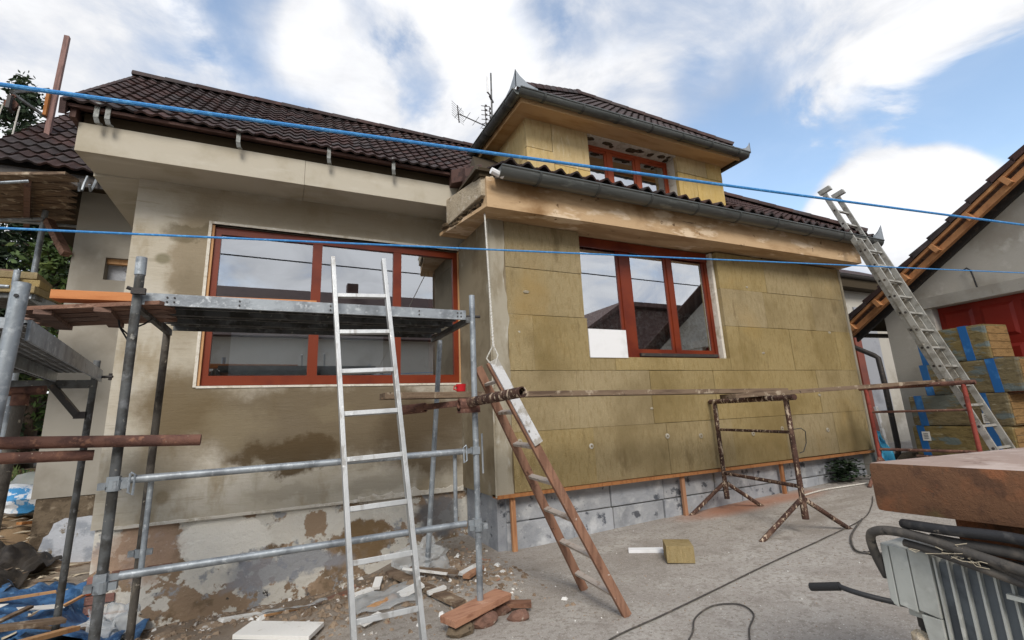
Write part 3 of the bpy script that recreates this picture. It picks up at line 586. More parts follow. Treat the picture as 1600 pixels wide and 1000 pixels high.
# anchors: white washers screwed into the wool
for (x, z) in ((2.56, 1.185), (3.56, 1.07), (4.82, 1.12), (5.44, 1.09), (6.52, 1.06), (8.34, 1.02), (7.2, 1.10)):
    g = G(); pts = ell(.034, 14); ip = ell(.013, 14); y = YR - .004
    vs = [(x + a, y, z + b) for a, b in pts] + [(x + a, y - .004, z + b) for a, b in ip] + [(x + a * 1.02, YR + .006, z + b * 1.02) for a, b in pts]
    n = 14; fs = []
    for i in range(n): j = (i + 1) % n; fs += [(i, j, n + j, n + i), (i, 2 * n + i, 2 * n + j, j)]
    g.add(vs, fs).build('anchor_washer', M['corner_coat'], house)
for i, (x, z, r) in enumerate(((2.75, 3.02, .03), (2.62, 2.5, .022), (3.2, 1.72, .018), (7.05, 2.3, .025), (8.3, 1.6, .03), (6.9, 3.4, .022), (4.6, 1.5, .02), (8.9, 2.7, .03))):
    v, f = lump((x, YR + .004, z), r, 2, .6, (1.3, .25, .7), i + 90); G().add(v, f).build('adhesive_smear', M['corner_coat'], house)
# base batten with props
g = G().hexa([(2.24, YR - .03, .585), (9.5, YR - .03, .575), (9.5, YR + .12, .575), (2.24, YR + .12, .585), (2.24, YR - .03, .622), (9.5, YR - .03, .612), (9.5, YR + .12, .612), (2.24, YR + .12, .622)])
g.build('base_batten', M['timber'], house)
for (x, zb) in ((2.47, -.08), (5.05, -.02), (7.1, .08)):
    p = G(); p.bar((x, YR + .06, zb), (x - .02, YR + .04, .58), .055, .04, (0, 1, 0)); o = p.build('support_batten', M['timber'])
    tag(o, {2.47: 'orange batten prop nearest the rope corner, under the wool boards', 5.05: 'orange batten prop under the wool boards, middle of the three', 7.1: 'orange batten prop under the wool boards, behind the rusty trestle legs'}[x], 'timber prop', 'batten props under the insulation')
# eaves of the right wing
G().hexa([(2.10, 4.88, 3.945), (9.72, 4.88, 3.985), (9.72, YR + .3, 3.985), (2.10, YR + .3, 3.945), (2.10, 4.88, 4.34), (9.72, 4.88, 4.37), (9.72, YR + .3, 4.37), (2.10, YR + .3, 4.34)]).build('eaves_beam', M['tan_mortar'], house)
G().hexa([(2.095, 4.88, 3.946), (2.25, YR - .02, 3.946), (2.25, 6.02, 3.955), (1.86, 6.02, 3.955), (2.095, 4.88, 3.99), (2.25, YR - .02, 3.99), (2.25, 6.02, 4.0), (1.86, 6.02, 4.0)]).build('side_soffit', M['tan_mortar'], house)
# broken concrete end of the beam
def broken():
    P = [(2.05, 4.93, 4.36), (2.19, 4.90, 4.36), (2.17, 4.89, 4.05), (2.03, 4.95, 4.09), (1.92, 5.35, 4.06), (1.83, 5.80, 4.0), (1.87, 5.78, 4.36)]
    import bmesh
    g = G()
    g.hexa([(2.05, 4.94, 4.11), (2.2, 4.886, 4.09), (2.3, 5.78, 4.02), (1.885, 5.79, 4.02), (2.05, 4.94, 4.36), (2.2, 4.886, 4.37), (2.3, 5.78, 4.4), (1.885, 5.79, 4.4)])
    g.build('broken_beam_end', M['raw_concrete'], house, bevel=.015)
    g2 = G(); rr = random.Random(3)
    for i in range(26):
        t = i / 25; c = Vector((2.17, 4.93, 4.04)).lerp(Vector((1.89, 5.84, 4.0)), t)
        v, f = lump(c + Vector((rr.uniform(-.02, .03), 0, rr.uniform(-.03, .04))), rr.uniform(.035, .065), 1, .5, (1, 1.2, .7), i); g2.add(v, f)
    o = g2.build('crumbled_edge', M['dark_mortar'], house); o['kind'] = 'stuff'
broken()
# right wing roof
T2 = R(37); s2 = (0, math.cos(T2), math.sin(T2))
RX1, RE = 10.08, (4.74, 4.46)
wing_roof = G().add([(1.96, 4.86, 4.40), (9.95, 4.86, 4.40), (9.95, 9.0, 4.40), (1.96, 9.0, 4.40), (7.0, 7.6, 6.38), (3.0, 7.6, 6.38)], [(0, 1, 4, 5), (1, 2, 4), (2, 3, 5, 4), (3, 0, 5), (3, 2, 1, 0)]).build('wing_roof', M['adhesive'], house)
def clip_wing(p): p.x = min(p.x, RX1 - (p.y - RE[0]))
def clip_side(p): p.y = max(p.y, RE[0] + RX1 - p.x)
TK = R(19); sk = (0, math.cos(TK), math.sin(TK))
TILE_E = tile_data('roof_tile_eave', .235, .30, M['tile'], lift=.03, amp=.062, waves=1)
lay_tiles(roof_plane((2.22, 4.68, 4.425), (1, 0, 0), sk), 33, 1, wing_roof, TILE_E, .235)
lay_tiles(roof_plane((2.22, 4.68 + .21 * sk[1], 4.425 + .21 * sk[2]), (1, 0, 0), sk), 20, 2, wing_roof, TILE_E, .235)
lay_joined('roof_tiles', roof_plane((2.22, 4.70, 4.44) + Vector((0, 0, 0)) if False else Vector((2.22, 4.70, 4.44)) + Vector(s2) * TG, (1, 0, 0), s2), 28, 15, wing_roof,
    clip=clip_wing, keep=lambda c: c.x < RX1 - (c.y - RE[0]) + .14 and c.x > 2.0 + max(0, (c.y - 5.6) * .2) and not (2.2 < c.x < 6.92))
hip = lambda t: Vector((RX1 - t, RE[0] + t, RE[1] + t * math.tan(T2) + .11))
ridge_run(hip(.1), hip(3.2), .33, .095, wing_roof, 'hip_tile')
lay_joined('side_roof_tiles', roof_plane((10.08, 4.7, 4.44), (0, 1, 0), (-math.cos(T2), 0, math.sin(T2))), 15, 12, wing_roof, clip=clip_side, keep=lambda c: c.y - RE[0] > RX1 - c.x - .14 and c.y < 8.6)
# brown box closers at the left end of the eaves
for (x, y, z, w) in ((1.93, 5.60, 4.70, .13), (2.03, 5.34, 4.62, .15)):
    G().hexa([(x - .02, y + .02, z - .13), (x + w, y - .12, z - .13), (x + w + .06, y + .2, z - .10), (x + .02, y + .3, z - .10), (x - .03, y, z + .05), (x + w, y - .15, z + .06), (x + w + .06, y + .2, z + .2), (x + .02, y + .3, z + .2)]).build('verge_box', M['tile_cut'], wing_roof, bevel=.008)
box('closing_board', M['adhesive'], house, 2.02, 2.7, 4.90, 5.3, 4.345, 4.46)
gut = gutter('eaves_gutter', (2.20, 4.745, 4.385), (10.12, 4.745, 4.405), .118, house, rings=9)
G().path([(2.10, 4.72, 4.335), (2.2, 4.73, 4.31), (2.26, 4.73, 4.30)], .04, 10).build('gutter_spout', M['white_board'], gut)
def corner_flash(name, P, dx, dy, h, w, parent):   # upright zinc hip flashing standing on a gutter corner
    P = Vector(P); X = Vector((dx, 0, 0)); Y = Vector((0, dy, 0)); Z = Vector((0, 0, 1))
    g = G()
    for A in (X, Y):
        a = [P, P + A * w, P + A * w + Z * h * .18, P + A * w * .55 + Z * h * .34, P + A * w * .2 + Z * h * .68, P + Z * h]
        t = (Y if A is X else X) * .008
        g.prism(a, t)
    return g.build(name, M['zinc_pale'], parent)
corner_flash('hip_flashing', (10.13, 4.63, 4.41), -1, 1, .30, .34, wing_roof)

# ------------------------------------------------------------------ dormer
DX0, DX1, DY = 2.97, 6.93, 5.4
DZ = 5.70
dorm = G()
wall_plates(dorm, DY + .07, .18, DX0 + .06, DX1 - .06, 4.6, DZ + .0, [(4.05, 5.93, 4.4, DZ + .1)]); dorm.box(DX0 + .06, DX0 + .2, DY + .26, 7.4, 4.6, DZ); dorm.box(DX1 - .2, DX1 - .06, DY + .26, 7.4, 4.6, DZ)
dorm = dorm.build('dormer', M['adhesive'], house)
def dboard(x0, x1, y0, y1, z0, z1): G().box(x0, x1, y0, y1, z0, z1).build('insulation_board', M['wool_lit'], dorm, bevel=.003)
for (a, b, c, d) in ((DX0, 3.40, 5.24, DZ), (DX0, 3.42, 4.55, 5.235), (3.405, 4.05, 5.05, DZ), (3.425, 4.05, 4.55, 5.045), (5.86, 6.55, 5.40, DZ), (5.86, 6.28, 4.55, 5.395), (6.285, DX1, 4.55, 5.395), (6.555, DX1, 5.40, DZ)):
    dboard(a + .002, b - .002, DY + rnd.uniform(0, .004), DY + .068, c + .002, d - .002)
for (a, b, c, d) in ((DY + .07, 6.3, 5.1, DZ), (6.304, 7.4, 5.1, DZ), (DY + .07, 6.6, 4.55, 5.096), (6.604, 7.4, 4.55, 5.096)):
    dboard(DX0 + rnd.uniform(0, .004), DX0 + .058, a, b, c, d); dboard(DX1 - .058, DX1, a, b, c, d)
box('head_plaster', M['white_reveal'], dorm, 4.05, 5.86, DY + .005, DY + .235, DZ - .025, DZ - .002)
for (x, w, y, h) in ((4.16, .13, .06, .05), (4.50, .17, .08, .045), (4.62, .08, .13, .04), (5.00, .20, .10, .06), (5.14, .18, .07, .05), (5.40, .11, .10, .06), (5.62, .13, .08, .05), (5.78, .09, .15, .06), (5.76, .07, .05, .04)):
    v, f = lump((x, DY + y + .02, DZ - .026), 1, 2, .5, (w * .55, h, .010), int(x * 9)); G().add(v, f).build('adhesive_dab', M['dark_mortar'], dorm)
box('white_reveal', M['white_reveal'], dorm, 5.862, 5.93, DY + .072, DY + .233, 4.5, DZ - .03)
# dormer eaves: tan boards, gutters, hipped roof
SX0, SX1, SY = 2.76, 7.00, 5.09
G().box(SX0, SX1, SY, DY + .3, DZ, DZ + .025).build('soffit_board', M['tan_paint'], dorm)
G().box(SX0, DX0 + .2, DY + .302, 7.5, DZ, DZ + .025).build('soffit_board', M['tan_paint'], dorm)
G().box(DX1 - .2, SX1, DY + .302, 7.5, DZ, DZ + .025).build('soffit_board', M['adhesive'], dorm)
box('fascia_board', M['tan_paint'], dorm, SX0 - .02, SX1 + .02, SY - .025, SY - .001, DZ - .035, DZ + .10)
box('fascia_board', M['tan_paint'], dorm, SX0 - .022, SX0 - .002, SY, 7.5, DZ - .035, DZ + .10)
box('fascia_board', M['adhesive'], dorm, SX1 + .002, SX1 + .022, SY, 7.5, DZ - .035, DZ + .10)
GZ = 5.775
gutter('front_gutter', (2.66, 4.985, GZ), (7.10, 4.985, GZ - .02), .078, dorm, rings=7)
gutter('side_gutter', (2.66, 7.3, GZ + .02), (2.66, 4.985, GZ), .078, dorm, rings=3)
gutter('side_gutter', (7.10, 4.985, GZ - .02), (7.10, 7.3, GZ), .078, dorm, rings=2)
AX, AY, AZ, E0 = 4.88, 6.68, 7.44, 5.80
X0r, X1r, Y0r = 2.68, 7.08, 5.03
T3, T3s, kk = math.atan2(AZ - E0, AY - Y0r), math.atan2(AZ - E0, AX - X0r), (AX - X0r) / (AY - Y0r)
dr = G().add([(X0r, Y0r, E0), (X1r, Y0r, E0), (X1r, 9.4, E0), (X0r, 9.4, E0), (AX, AY - .02, AZ - .04), (AX, 9.4, AZ - .04)], [(0, 1, 4), (1, 2, 5, 4), (3, 0, 4, 5), (0, 3, 2, 1), (2, 3, 5)]).build('dormer_roof', M['adhesive'], dorm)
s3 = Vector((0, math.cos(T3), math.sin(T3)))
def clip_front(p): m = max(.0, (AY - p.y) * kk); p.x = AX + max(-m, min(m, p.x - AX))
def clip_left(p): p.y = max(p.y, Y0r + (p.x - X0r) / kk)
def clip_right(p): p.y = max(p.y, Y0r + (X1r - p.x) / kk)
lay_joined('front_roof_tiles', roof_plane((X0r, Y0r - .01, E0 + .01), (1, 0, 0), s3), 17, 13, dr, keep=lambda c: abs(c.x - AX) < (AY - c.y) * kk + .15, clip=clip_front)
lay_joined('left_roof_tiles', roof_plane((X0r - .01, 9.3, E0 + .01), (0, -1, 0), (math.cos(T3s), 0, math.sin(T3s))), 16, 14, dr, keep=lambda c: (c.y - Y0r) * kk > c.x - X0r - .15, clip=clip_left)
lay_joined('right_roof_tiles', roof_plane((X1r + .01, Y0r, E0 + .01), (0, 1, 0), (-math.cos(T3s), 0, math.sin(T3s))), 16, 14, dr, keep=lambda c: (c.y - Y0r) * kk > X1r - c.x - .15, clip=clip_right)
hz = lambda t, x: (x + (AX - x) * t, Y0r + (AY - Y0r) * t, E0 + (AZ - E0) * t + .075)
ridge_run(hz(.06, X0r), hz(1, X0r), .33, .095, dr, 'hip_tile'); ridge_run(hz(.06, X1r), hz(1, X1r), .33, .095, dr, 'hip_tile'); ridge_run((AX, AY, AZ + .10), (AX, 9.3, AZ + .10), .33, .10, dr)
corner_flash('hip_flashing', (2.60, 4.93, GZ + .005), 1, 1, .26, .34, dr); corner_flash('hip_flashing', (7.16, 4.93, GZ - .01), -1, 1, .20, .22, dr)

# ------------------------------------------------------------------ windows
def window(parent, y, x0, x1, z0, z1, bars, fw, mt, gl, bot=None, depth=.07, sash=.0, inner=2.2):
    bot = bot or fw
    f = G(); f.box(x0, x1, y, y + depth, z1 - fw, z1); f.box(x0, x1, y, y + depth, z0, z0 + bot); f.box(x0, x0 + fw, y, y + depth, z0 + bot, z1 - fw); f.box(x1 - fw, x1, y, y + depth, z0 + bot, z1 - fw)
    f = f.build('window', mt, parent)
    e = [x0 + fw] + [v for b in bars for v in (b[0] - b[1] / 2, b[0] + b[1] / 2)] + [x1 - fw]
    for b in bars: box('mullion', mt, f, b[0] - b[1] / 2, b[0] + b[1] / 2, y + .004, y + depth - .004, z0 + bot, z1 - fw)
    for a, b in zip(e[::2], e[1::2]):
        if sash:
            s = G(); q = sash; zz0, zz1 = z0 + bot, z1 - fw
            s.box(a, b, y + .018, y + depth - .01, zz1 - q, zz1); s.box(a, b, y + .018, y + depth - .01, zz0, zz0 + q); s.box(a, a + q, y + .018, y + depth - .01, zz0 + q, zz1 - q); s.box(b - q, b, y + .018, y + depth - .01, zz0 + q, zz1 - q)
            s.build('sash', mt, f)
        pn = G().box(a + sash, b - sash, y + .034, y + .042, z0 + bot + sash, z1 - fw - sash).build('pane', [gl, CLEAR], f)
        for pf in pn.data.polygons: pf.material_index = 0 if pf.normal.y < -.5 else 1
    r = G(); X0, X1, Z0, Z1, Y0, Y1 = x0 - .3, x1 + .3, z0 - .6, z1 + .2, y + depth + .2, y + inner   # the room behind
    r.quad((X0, Y1, Z0), (X1, Y1, Z0), (X1, Y1, Z1), (X0, Y1, Z1)); r.quad((X0, Y0, Z0), (X0, Y1, Z0), (X0, Y1, Z1), (X0, Y0, Z1)); r.quad((X1, Y0, Z0), (X1, Y1, Z0), (X1, Y1, Z1), (X1, Y0, Z1))
    r.quad((X0, Y0, Z0), (X1, Y0, Z0), (X1, Y1, Z0), (X0, Y1, Z0)); r.quad((X0, Y0, Z1), (X1, Y0, Z1), (X1, Y1, Z1), (X0, Y1, Z1))
    r.build('room_interior', M['room'], f)
    return f
def curtain(parent, x0, x1, z0, z1, y, folds, amp, m=None): return sheet('curtain', m or M['curtain'], parent, folds * 8, 6, lambda u, v: (x0 + (x1 - x0) * u, y + amp * math.sin(u * folds * 2 * math.pi + math.sin(v * 2 + u * 9) * .5) * (1 - .2 * v), z0 + (z1 - z0) * v))
w1 = window(house, YL + .05, LW[0] + .015, LW[1] - .01, LW[2] + .012, LW[3] - .02, [(.325, .115), (1.36, .11)], .085, M['red_frame'], GLASS, bot=.11, inner=2.6)
g = G(); g.box(LW[0] - .03, LW[0] + .001, YL - .012, YL + .05, LW[2] - .01, LW[3] + .03); g.box(LW[0] + .002, LW[1], YL - .012, YL + .05, LW[3] - .0, LW[3] + .03); g.box(LW[0] + .002, LW[1], YL - .010, YL + .06, LW[2] - .02, LW[2] + .005)
g.build('reveal_bead', M['white_reveal'], w1)
for xa in (LW[0] + .002, LW[1] - .03): box('timber_strip', M['bare_wood_edge'], w1, xa, xa + .028, YL + .012, YL + .046, LW[2] + .01, LW[3] - .005)
box('shutter', M['white_wall'], w1, -.6, 1.25, YL + .42, YL + .44, 2.0, 2.75)
box('inner_door', M['red_frame'], w1, 1.93, 2.03, YL + .5, YL + .56, 1.9, 3.7)
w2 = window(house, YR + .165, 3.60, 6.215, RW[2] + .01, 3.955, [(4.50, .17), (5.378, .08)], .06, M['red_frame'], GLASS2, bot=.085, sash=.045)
curtain(w2, 3.72, 6.15, 2.95, 3.9, YR + .30, 14, .028, M['curtain_plain'])
curtain(w2, 3.72, 6.15, 2.3, 2.949, YR + .30, 14, .028)
G().box(4.62, 6.16, YR + .125, YR + .163, RW[2] + .03, RW[2] + .075).build('sill', M['dust_steel'], w2)
box('head_board', M['red_frame'], w2, 3.66, 6.2, YR + .14, YR + .163, 3.80, 3.944)
g = G(); g.box(6.217, 6.266, YR + .075, YR + .2, RW[2] + .004, 3.94); g.build('white_reveal', M['white_reveal'], w2)
o = box('foam_sheet', M['white_board'], None, 3.652, 4.275, YR - .006, YR + .03, 2.19, 2.575); tag(o, 'white foam sheet closing the lower left corner of the right wing window', 'foam sheet')
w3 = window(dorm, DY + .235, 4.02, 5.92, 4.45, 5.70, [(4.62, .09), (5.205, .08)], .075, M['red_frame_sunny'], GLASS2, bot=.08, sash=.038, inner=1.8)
box('roller_blind', M['dust_steel'], w3, 4.1, 5.75, DY + .33, DY + .35, 5.40, 5.66)

# ------------------------------------------------------------------ back wing seen past the left gable
bw = thing('back_wing', 'set-back grey rendered wing with small window niche and lower tiled roof at the left', 'house wing', (-2.2, 8.4, 0))
NW = (-2.30, -1.9, 3.55, 3.87)
wall_plates(G(), 8.06, .3, -2.665, -1.28, .75, 5.1, [NW]).build('front_wall', M['render_grey'], bw)
G().box(-2.665, -2.4, 8.362, 12, .75, 5.1).build('side_wall', M['render_grey'], bw)
box('niche_board', M['white_splash'], bw, -2.30, -1.9, 8.22, 8.30, 3.55, 3.87)
box('niche_lintel', M['bare_wood_edge'], bw, -2.30, -1.9, 8.12, 8.2, 3.80, 3.87)
G().box(-2.62, -1.29, 8.07, 8.35, -.7, .745).build('wall_foot', M['old_wall_foot'], bw)
def patch():
    n = 40; pts = []
    for i in range(n):
        a = 2 * math.pi * i / n; rr = 1 + .2 * mn.noise(Vector((math.cos(a) * 1.5, math.sin(a) * 1.5, 2))) + .1 * mn.noise(Vector((math.cos(a) * 5, math.sin(a) * 5, 7)))
        pts.append((-2.08 + .42 * math.copysign(abs(math.cos(a)) ** .6, math.cos(a)) * rr, 8.068, .17 + .3 * math.copysign(abs(math.sin(a)) ** .7, math.sin(a)) * rr))
    G().prism(pts, (0, -.02, 0)).build('limewash_patch', M['white_splash'], bw)
patch()
T4 = R(41); s4 = (0, math.cos(T4), math.sin(T4))
br = G().prism([(-3.58, 7.5, 4.80), (-3.58, 10.6, 7.45), (-3.58, 13.5, 4.80)], (1.83, 0, 0)).build('back_roof', M['adhesive'], bw)
TILE2 = tile_data('roof_tile_large', .355, .31, M['tile'], th=.022, lift=.036, amp=.036)
lay_tiles(roof_plane((-3.62, 7.38, 4.775), (1, 0, 0), s4), 6, 14, br, TILE2, .355, .262)
box('eaves_board', M['dust_steel'], bw, -3.58, -1.75, 7.46, 7.5, 4.62, 4.77)
g = G(); g.path([(-2.42, 7.4, 4.74), (-2.42, 7.34, 4.62), (-2.42, 7.30, 4.5), (-2.42, 7.22, 4.46), (-2.42, 7.19, 4.56)], .016, 6); g.build('gutter_bracket', M['galv'], bw)
g = G(); g.path([(-2.33, 7.42, 4.74), (-2.33, 7.36, 4.60), (-2.33, 7.28, 4.5), (-2.33, 7.22, 4.56)], .016, 6); g.build('gutter_bracket', M['galv'], bw)

# ------------------------------------------------------------------ garage on the right, local x along its wall towards the viewer
ga = thing('garage', 'grey rendered garage with red door, orange rafters and dark tiled verge at the right', 'garage', (11, 5, 0), rz=R(-96), local=True)
SL = .64; wz = lambda s: 3.36 + SL * s
rg = 2.62
G().prism([(-.35, 0, -.2), (-.35, 0, wz(-.35)), (rg, 0, wz(rg)), (2 * rg + .35, 0, wz(-.35)), (2 * rg + .35, 0, -.2), (3.9, 0, -.2), (3.9, 0, 3.1), (.5, 0, 3.1), (.5, 0, -.2)], (0, .3, 0)).build('gable_wall', M['garage_wall'], ga)
G().box(-.35, -.05, .302, 7, -.2, wz(-.36)).build('side_wall', M['garage_wall'], ga)
G().hexa([(.16, -.05, 3.11), (4.3, -.05, 3.11), (4.3, -.002, 3.11), (.16, -.002, 3.11), (.16, -.09, 3.30), (4.3, -.09, 3.30), (4.3, -.002, 3.30), (.16, -.002, 3.30)]).build('lintel_band', M['garage_wall'], ga)
gd = box('garage_door', M['door_red'], ga, .502, 3.898, .16, .2, .22, 3.098)
for i in range(6):
    for j in range(4):
        a, b = .56 + i * .56, .56 + i * .56 + .46; c = .34 + j * .7
        G().hexa([(a, .159, c), (b, .159, c), (b, .159, c + .56), (a, .159, c + .56), (a + .05, .135, c + .05), (b - .05, .135, c + .05), (b - .05, .135, c + .51), (a + .05, .135, c + .51)]).build('door_panel', M['door_red'], gd)
# verge: fly rafter, batten, lookouts, soffit of dark boards, tiles
def rake(y0, y1, dz0, dz1, s0=-.95, s1=rg): return G().hexa([(s0, y0, wz(s0) + dz0), (s1, y0, wz(s1) + dz0), (s1, y1, wz(s1) + dz0), (s0, y1, wz(s0) + dz0), (s0, y0, wz(s0) + dz1), (s1, y0, wz(s1) + dz1), (s1, y1, wz(s1) + dz1), (s0, y1, wz(s0) + dz1)])
rake(-.36, -.27, -.03, .09).build('fly_rafter', M['rafter'], ga)
rake(-.43, -.38, .15, .215).build('verge_batten', M['rafter'], ga)
rake(-.33, .0, .20, .222).build('verge_boarding', M['rust_top'] if False else M['old_plank'], ga)
rake(-.06, -.002, -.06, .16).build('wall_plate', M['dust_steel'], ga)
for k in range(6):
    s = -.75 + k * .58
    G().obox((s, -.375, wz(s) + .095), (.032, 0, .032 * SL), (0, .07, 0), (-.075 * SL, 0, .075)).build('lookout', M['rafter'], ga)
gm = roof_plane((-1.05, .02, wz(-1.05) + .27), (0, -1, 0), (1, 0, SL))
gr = rake(-.36, 6.5, .225, .26, -1.0).build('roof', M['adhesive'], ga)
for k in range(11):   # verge tiles with a down-turned edge
    s = -1.05 + k * .335
    c = Vector((s, -.44, wz(s) + .27)); d = Vector((.37, 0, .37 * SL))
    up = Vector((-SL * .03, 0, .03)); g = G()
    g.hexa([c + up * .2, c + d, c + d + Vector((0, .3, 0)), c + up * .2 + Vector((0, .3, 0)), c + up * 2.0, c + d + up * .7, c + d + up * .7 + Vector((0, .3, 0)), c + up * 2.0 + Vector((0, .3, 0))])
    g.hexa([c + Vector((.02, -.02, -.03)), c + d + Vector((0, -.02, -.06)), c + d + Vector((0, .0, -.06)), c + Vector((.02, 0, -.03)), c + up * 2 + Vector((0, -.02, 0)), c + d + up * .7 + Vector((0, -.02, 0)), c + d + up * .7, c + up * 2])
    g.build('verge_tile', M['tile'], gr)
lay_joined('roof_tiles', roof_plane((-1.05, 6.4, wz(-1.05) + .28), (0, -1, 0), (1, 0, SL)), 22, 19, gr)
G().hexa([(rg, -.36, wz(rg) + .225), (2 * rg + 1, -.36, wz(-1) + .225), (2 * rg + 1, 6.5, wz(-1) + .225), (rg, 6.5, wz(rg) + .225), (rg, -.36, wz(rg) + .26), (2 * rg + 1, -.36, wz(-1) + .26), (2 * rg + 1, 6.5, wz(-1) + .26), (rg, 6.5, wz(rg) + .26)]).build('far_roof', M['dark_roof'], gr)
g = G(); g.path([(1.26, -.03, 3.3), (1.26, -.06, 3.48), (1.24, -.05, 3.62), (1.19, -.04, 3.68), (1.14, -.03, 3.66)], .012, 6); g.build('cable_stub', M['black'], ga)
gu = gutter('side_gutter', (-1.02, -.30, wz(-1.0) + .15), (-1.02, 5, wz(-1.0) + .15), .07, ga, mt=M['dust_steel'])
dpz = wz(-1.0) + .08
g = G(); g.path([(-1.0, -.2, dpz), (-1.0, -.2, dpz - .14), (-.98, -.19, dpz - .2), (-.62, -.12, dpz - .44), (-.56, -.11, dpz - .5), (-.54, -.11, dpz - 1.0), (-.54, -.11, .6), (-.55, -.13, .42), (-.62, -.2, .34)], .05, 12)
g.build('downpipe', M['dust_steel'], ga, smooth=True)
# stone-strewn foot of the garage corner
# ------------------------------------------------------------------ white annexe in the gap behind
an = thing('annexe', 'white walled annexe with dark gutter glimpsed in the gap behind the right wing', 'annexe', (15, 8.2, 0))
G().box(11.5, 21, 8.2, 8.5, -.2, 4.95).build('wall', M['garage_wall'], an)
G().box(15.32, 16.3, 8.16, 8.197, 1.15, 4.2).build('white_panel', M['annexe_white'], an)
G().prism([(11.2, 7.9, 5.05), (11.2, 10.8, 6.6), (11.2, 10.8, 5.0)], (10, 0, 0)).build('roof', M['tile'], an)
gutter('gutter', (11.2, 7.82, 5.05), (21, 7.82, 5.05), .09, an, mt=M['dust_steel'])
box('soffit', M['adhesive'], an, 11.4, 21, 7.85, 8.19, 4.7, 5.0)
fr = G(); fr.box(14.98, 15.30, 8.12, 8.19, .1, 3.9); fr.build('door_frame', M['red_frame'], an)

# ------------------------------------------------------------------ front scaffold
sc = thing('scaffold', 'galvanised tube scaffold with steel deck standing in front of the big window', 'scaffold', (.3, 4.2, 0))
def standard(parent, p, q, r=.0245, m=None, n=14): return G().tube(p, q, r, n).build('standard', m or M['galv'], parent, smooth=True)
sA = standard(sc, (-.868, 3.75, -.02), (-.882, 3.75, 2.58), .027, M['galv_dark'])
G().tube((-.882, 3.75, 2.50), (-.884, 3.75, 2.62), .031, 14).build('sleeve', M['galv'], sA, smooth=True)
sB = standard(sc, (1.445, 3.75, .125), (1.44, 3.75, 2.52))
sC = standard(sc, (-.905, 4.80, -.2), (-.895, 4.80, 2.30), .027, M['plaster_pole'])
sD = standard(sc, (1.335, 4.86, -.02), (1.47, 4.78, 2.29), .025, M['galv'])
# guard frames: two rails and end posts
for z, zz in ((1.218, 1.232), (.686, .694)):
    G().tube((-.79, 3.75, z), (1.345, 3.75, zz), .0235, 14).build('guard_rail', M['galv'], sc, smooth=True)
for (x, y) in ((-.70, 3.80), (1.28, 3.80)): G().tube((x, y, .70), (x, y, 1.21), .016, 12).build('guard_post', M['galv'], sc, smooth=True)
for (x, z) in ((-.84, 1.215), (-.84, .685), (1.40, 1.232), (1.40, .694)):
    g = G(); s = 1 if x < 0 else -1
    g.hexa([(x - .035, 3.742, z - .02), (x + .05, 3.742, z - .016), (x + .05, 3.757, z - .016), (x - .035, 3.757, z - .02), (x - .035, 3.742, z + .02), (x + .05, 3.742, z + .016), (x + .05, 3.757, z + .016), (x - .035, 3.757, z + .02)])
    g.box(x - .03 - .035 * s, x + .03 - .035 * s, 3.72, 3.78, z - .028, z + .028)
    if z > 1: g.path([(x + .045 * s, 3.73, z + .04), (x + .045 * s, 3.725, z - .07), (x + .068 * s, 3.725, z - .085), (x + .07 * s, 3.73, z + .03), (x + .046 * s, 3.73, z + .045)], .007, 6)
    g.build('rail_clip', M['galv'], sc)
G().path([(1.50, 3.76, 1.36), (1.503, 3.76, 1.05)], .008, 6).build('pin', M['galv'], sc)
for (p, z) in (((-.872, 3.75), 1.19), ((-.87, 3.75), .64), ((1.444, 3.75), .66), ((-.90, 4.8), .60)):
    g = G(); g.pipe((p[0], p[1], z - .03), (p[0], p[1], z + .03), .038, .026); g.box(p[0] - .075, p[0] - .036, p[1] - .02, p[1] + .02, z - .02, z + .02); g.box(p[0] + .036, p[0] + .075, p[1] - .02, p[1] + .02, z - .02, z + .02)
    g.build('rosette_clamp', M['galv'], sc)
# deck: three steel planks on two transoms
dk = G().box(-.86, 1.385, 3.755, 3.775, 2.305, 2.385).build('deck_rim', M['galv'], sc)
for k in range(3):
    y0 = 3.785 + k * .335; g = G()
    g.box(-.85, 1.375, y0, y0 + .32, 2.362, 2.376); g.box(-.85, 1.375, y0, y0 + .012, 2.31, 2.361); g.box(-.85, 1.375, y0 + .308, y0 + .32, 2.31, 2.361); g.box(-.85, 1.375, y0 + .1, y0 + .125, 2.335, 2.361); g.box(-.85, 1.375, y0 + .2, y0 + .225, 2.335, 2.361)
    p_ = g.build('deck_plank', M['galv_dark'], sc)
for (x) in (-.72, -.68, -.30, .30, .34, .98, 1.31, 1.34):
    for z in (2.33, 2.36): G().tube((x, 3.756, z), (x, 3.749, z), .006, 8).build('rivet', M['dust_steel'], dk)
for x in (-.88, 1.40): G().bar((x, 3.74, 2.30), (x, 4.82, 2.30), .035, .05).build('transom', M['galv_dark'], sc)
g = G(); g.tube((1.39, 3.75, 2.33), (1.51, 3.75, 2.335), .012, 8); g.tube((1.44, 3.79, 2.31), (1.36, 4.7, 2.31), .014, 8); g.build('deck_hook', M['dust_steel'], sc)
g = G(); g.box(-.905, -.83, 3.69, 3.722, 2.36, 2.40); g.tube((-.86, 3.72, 2.38), (-.93, 3.70, 2.40), .012, 8); g.build('deck_hook', M['dust_steel'], sc)

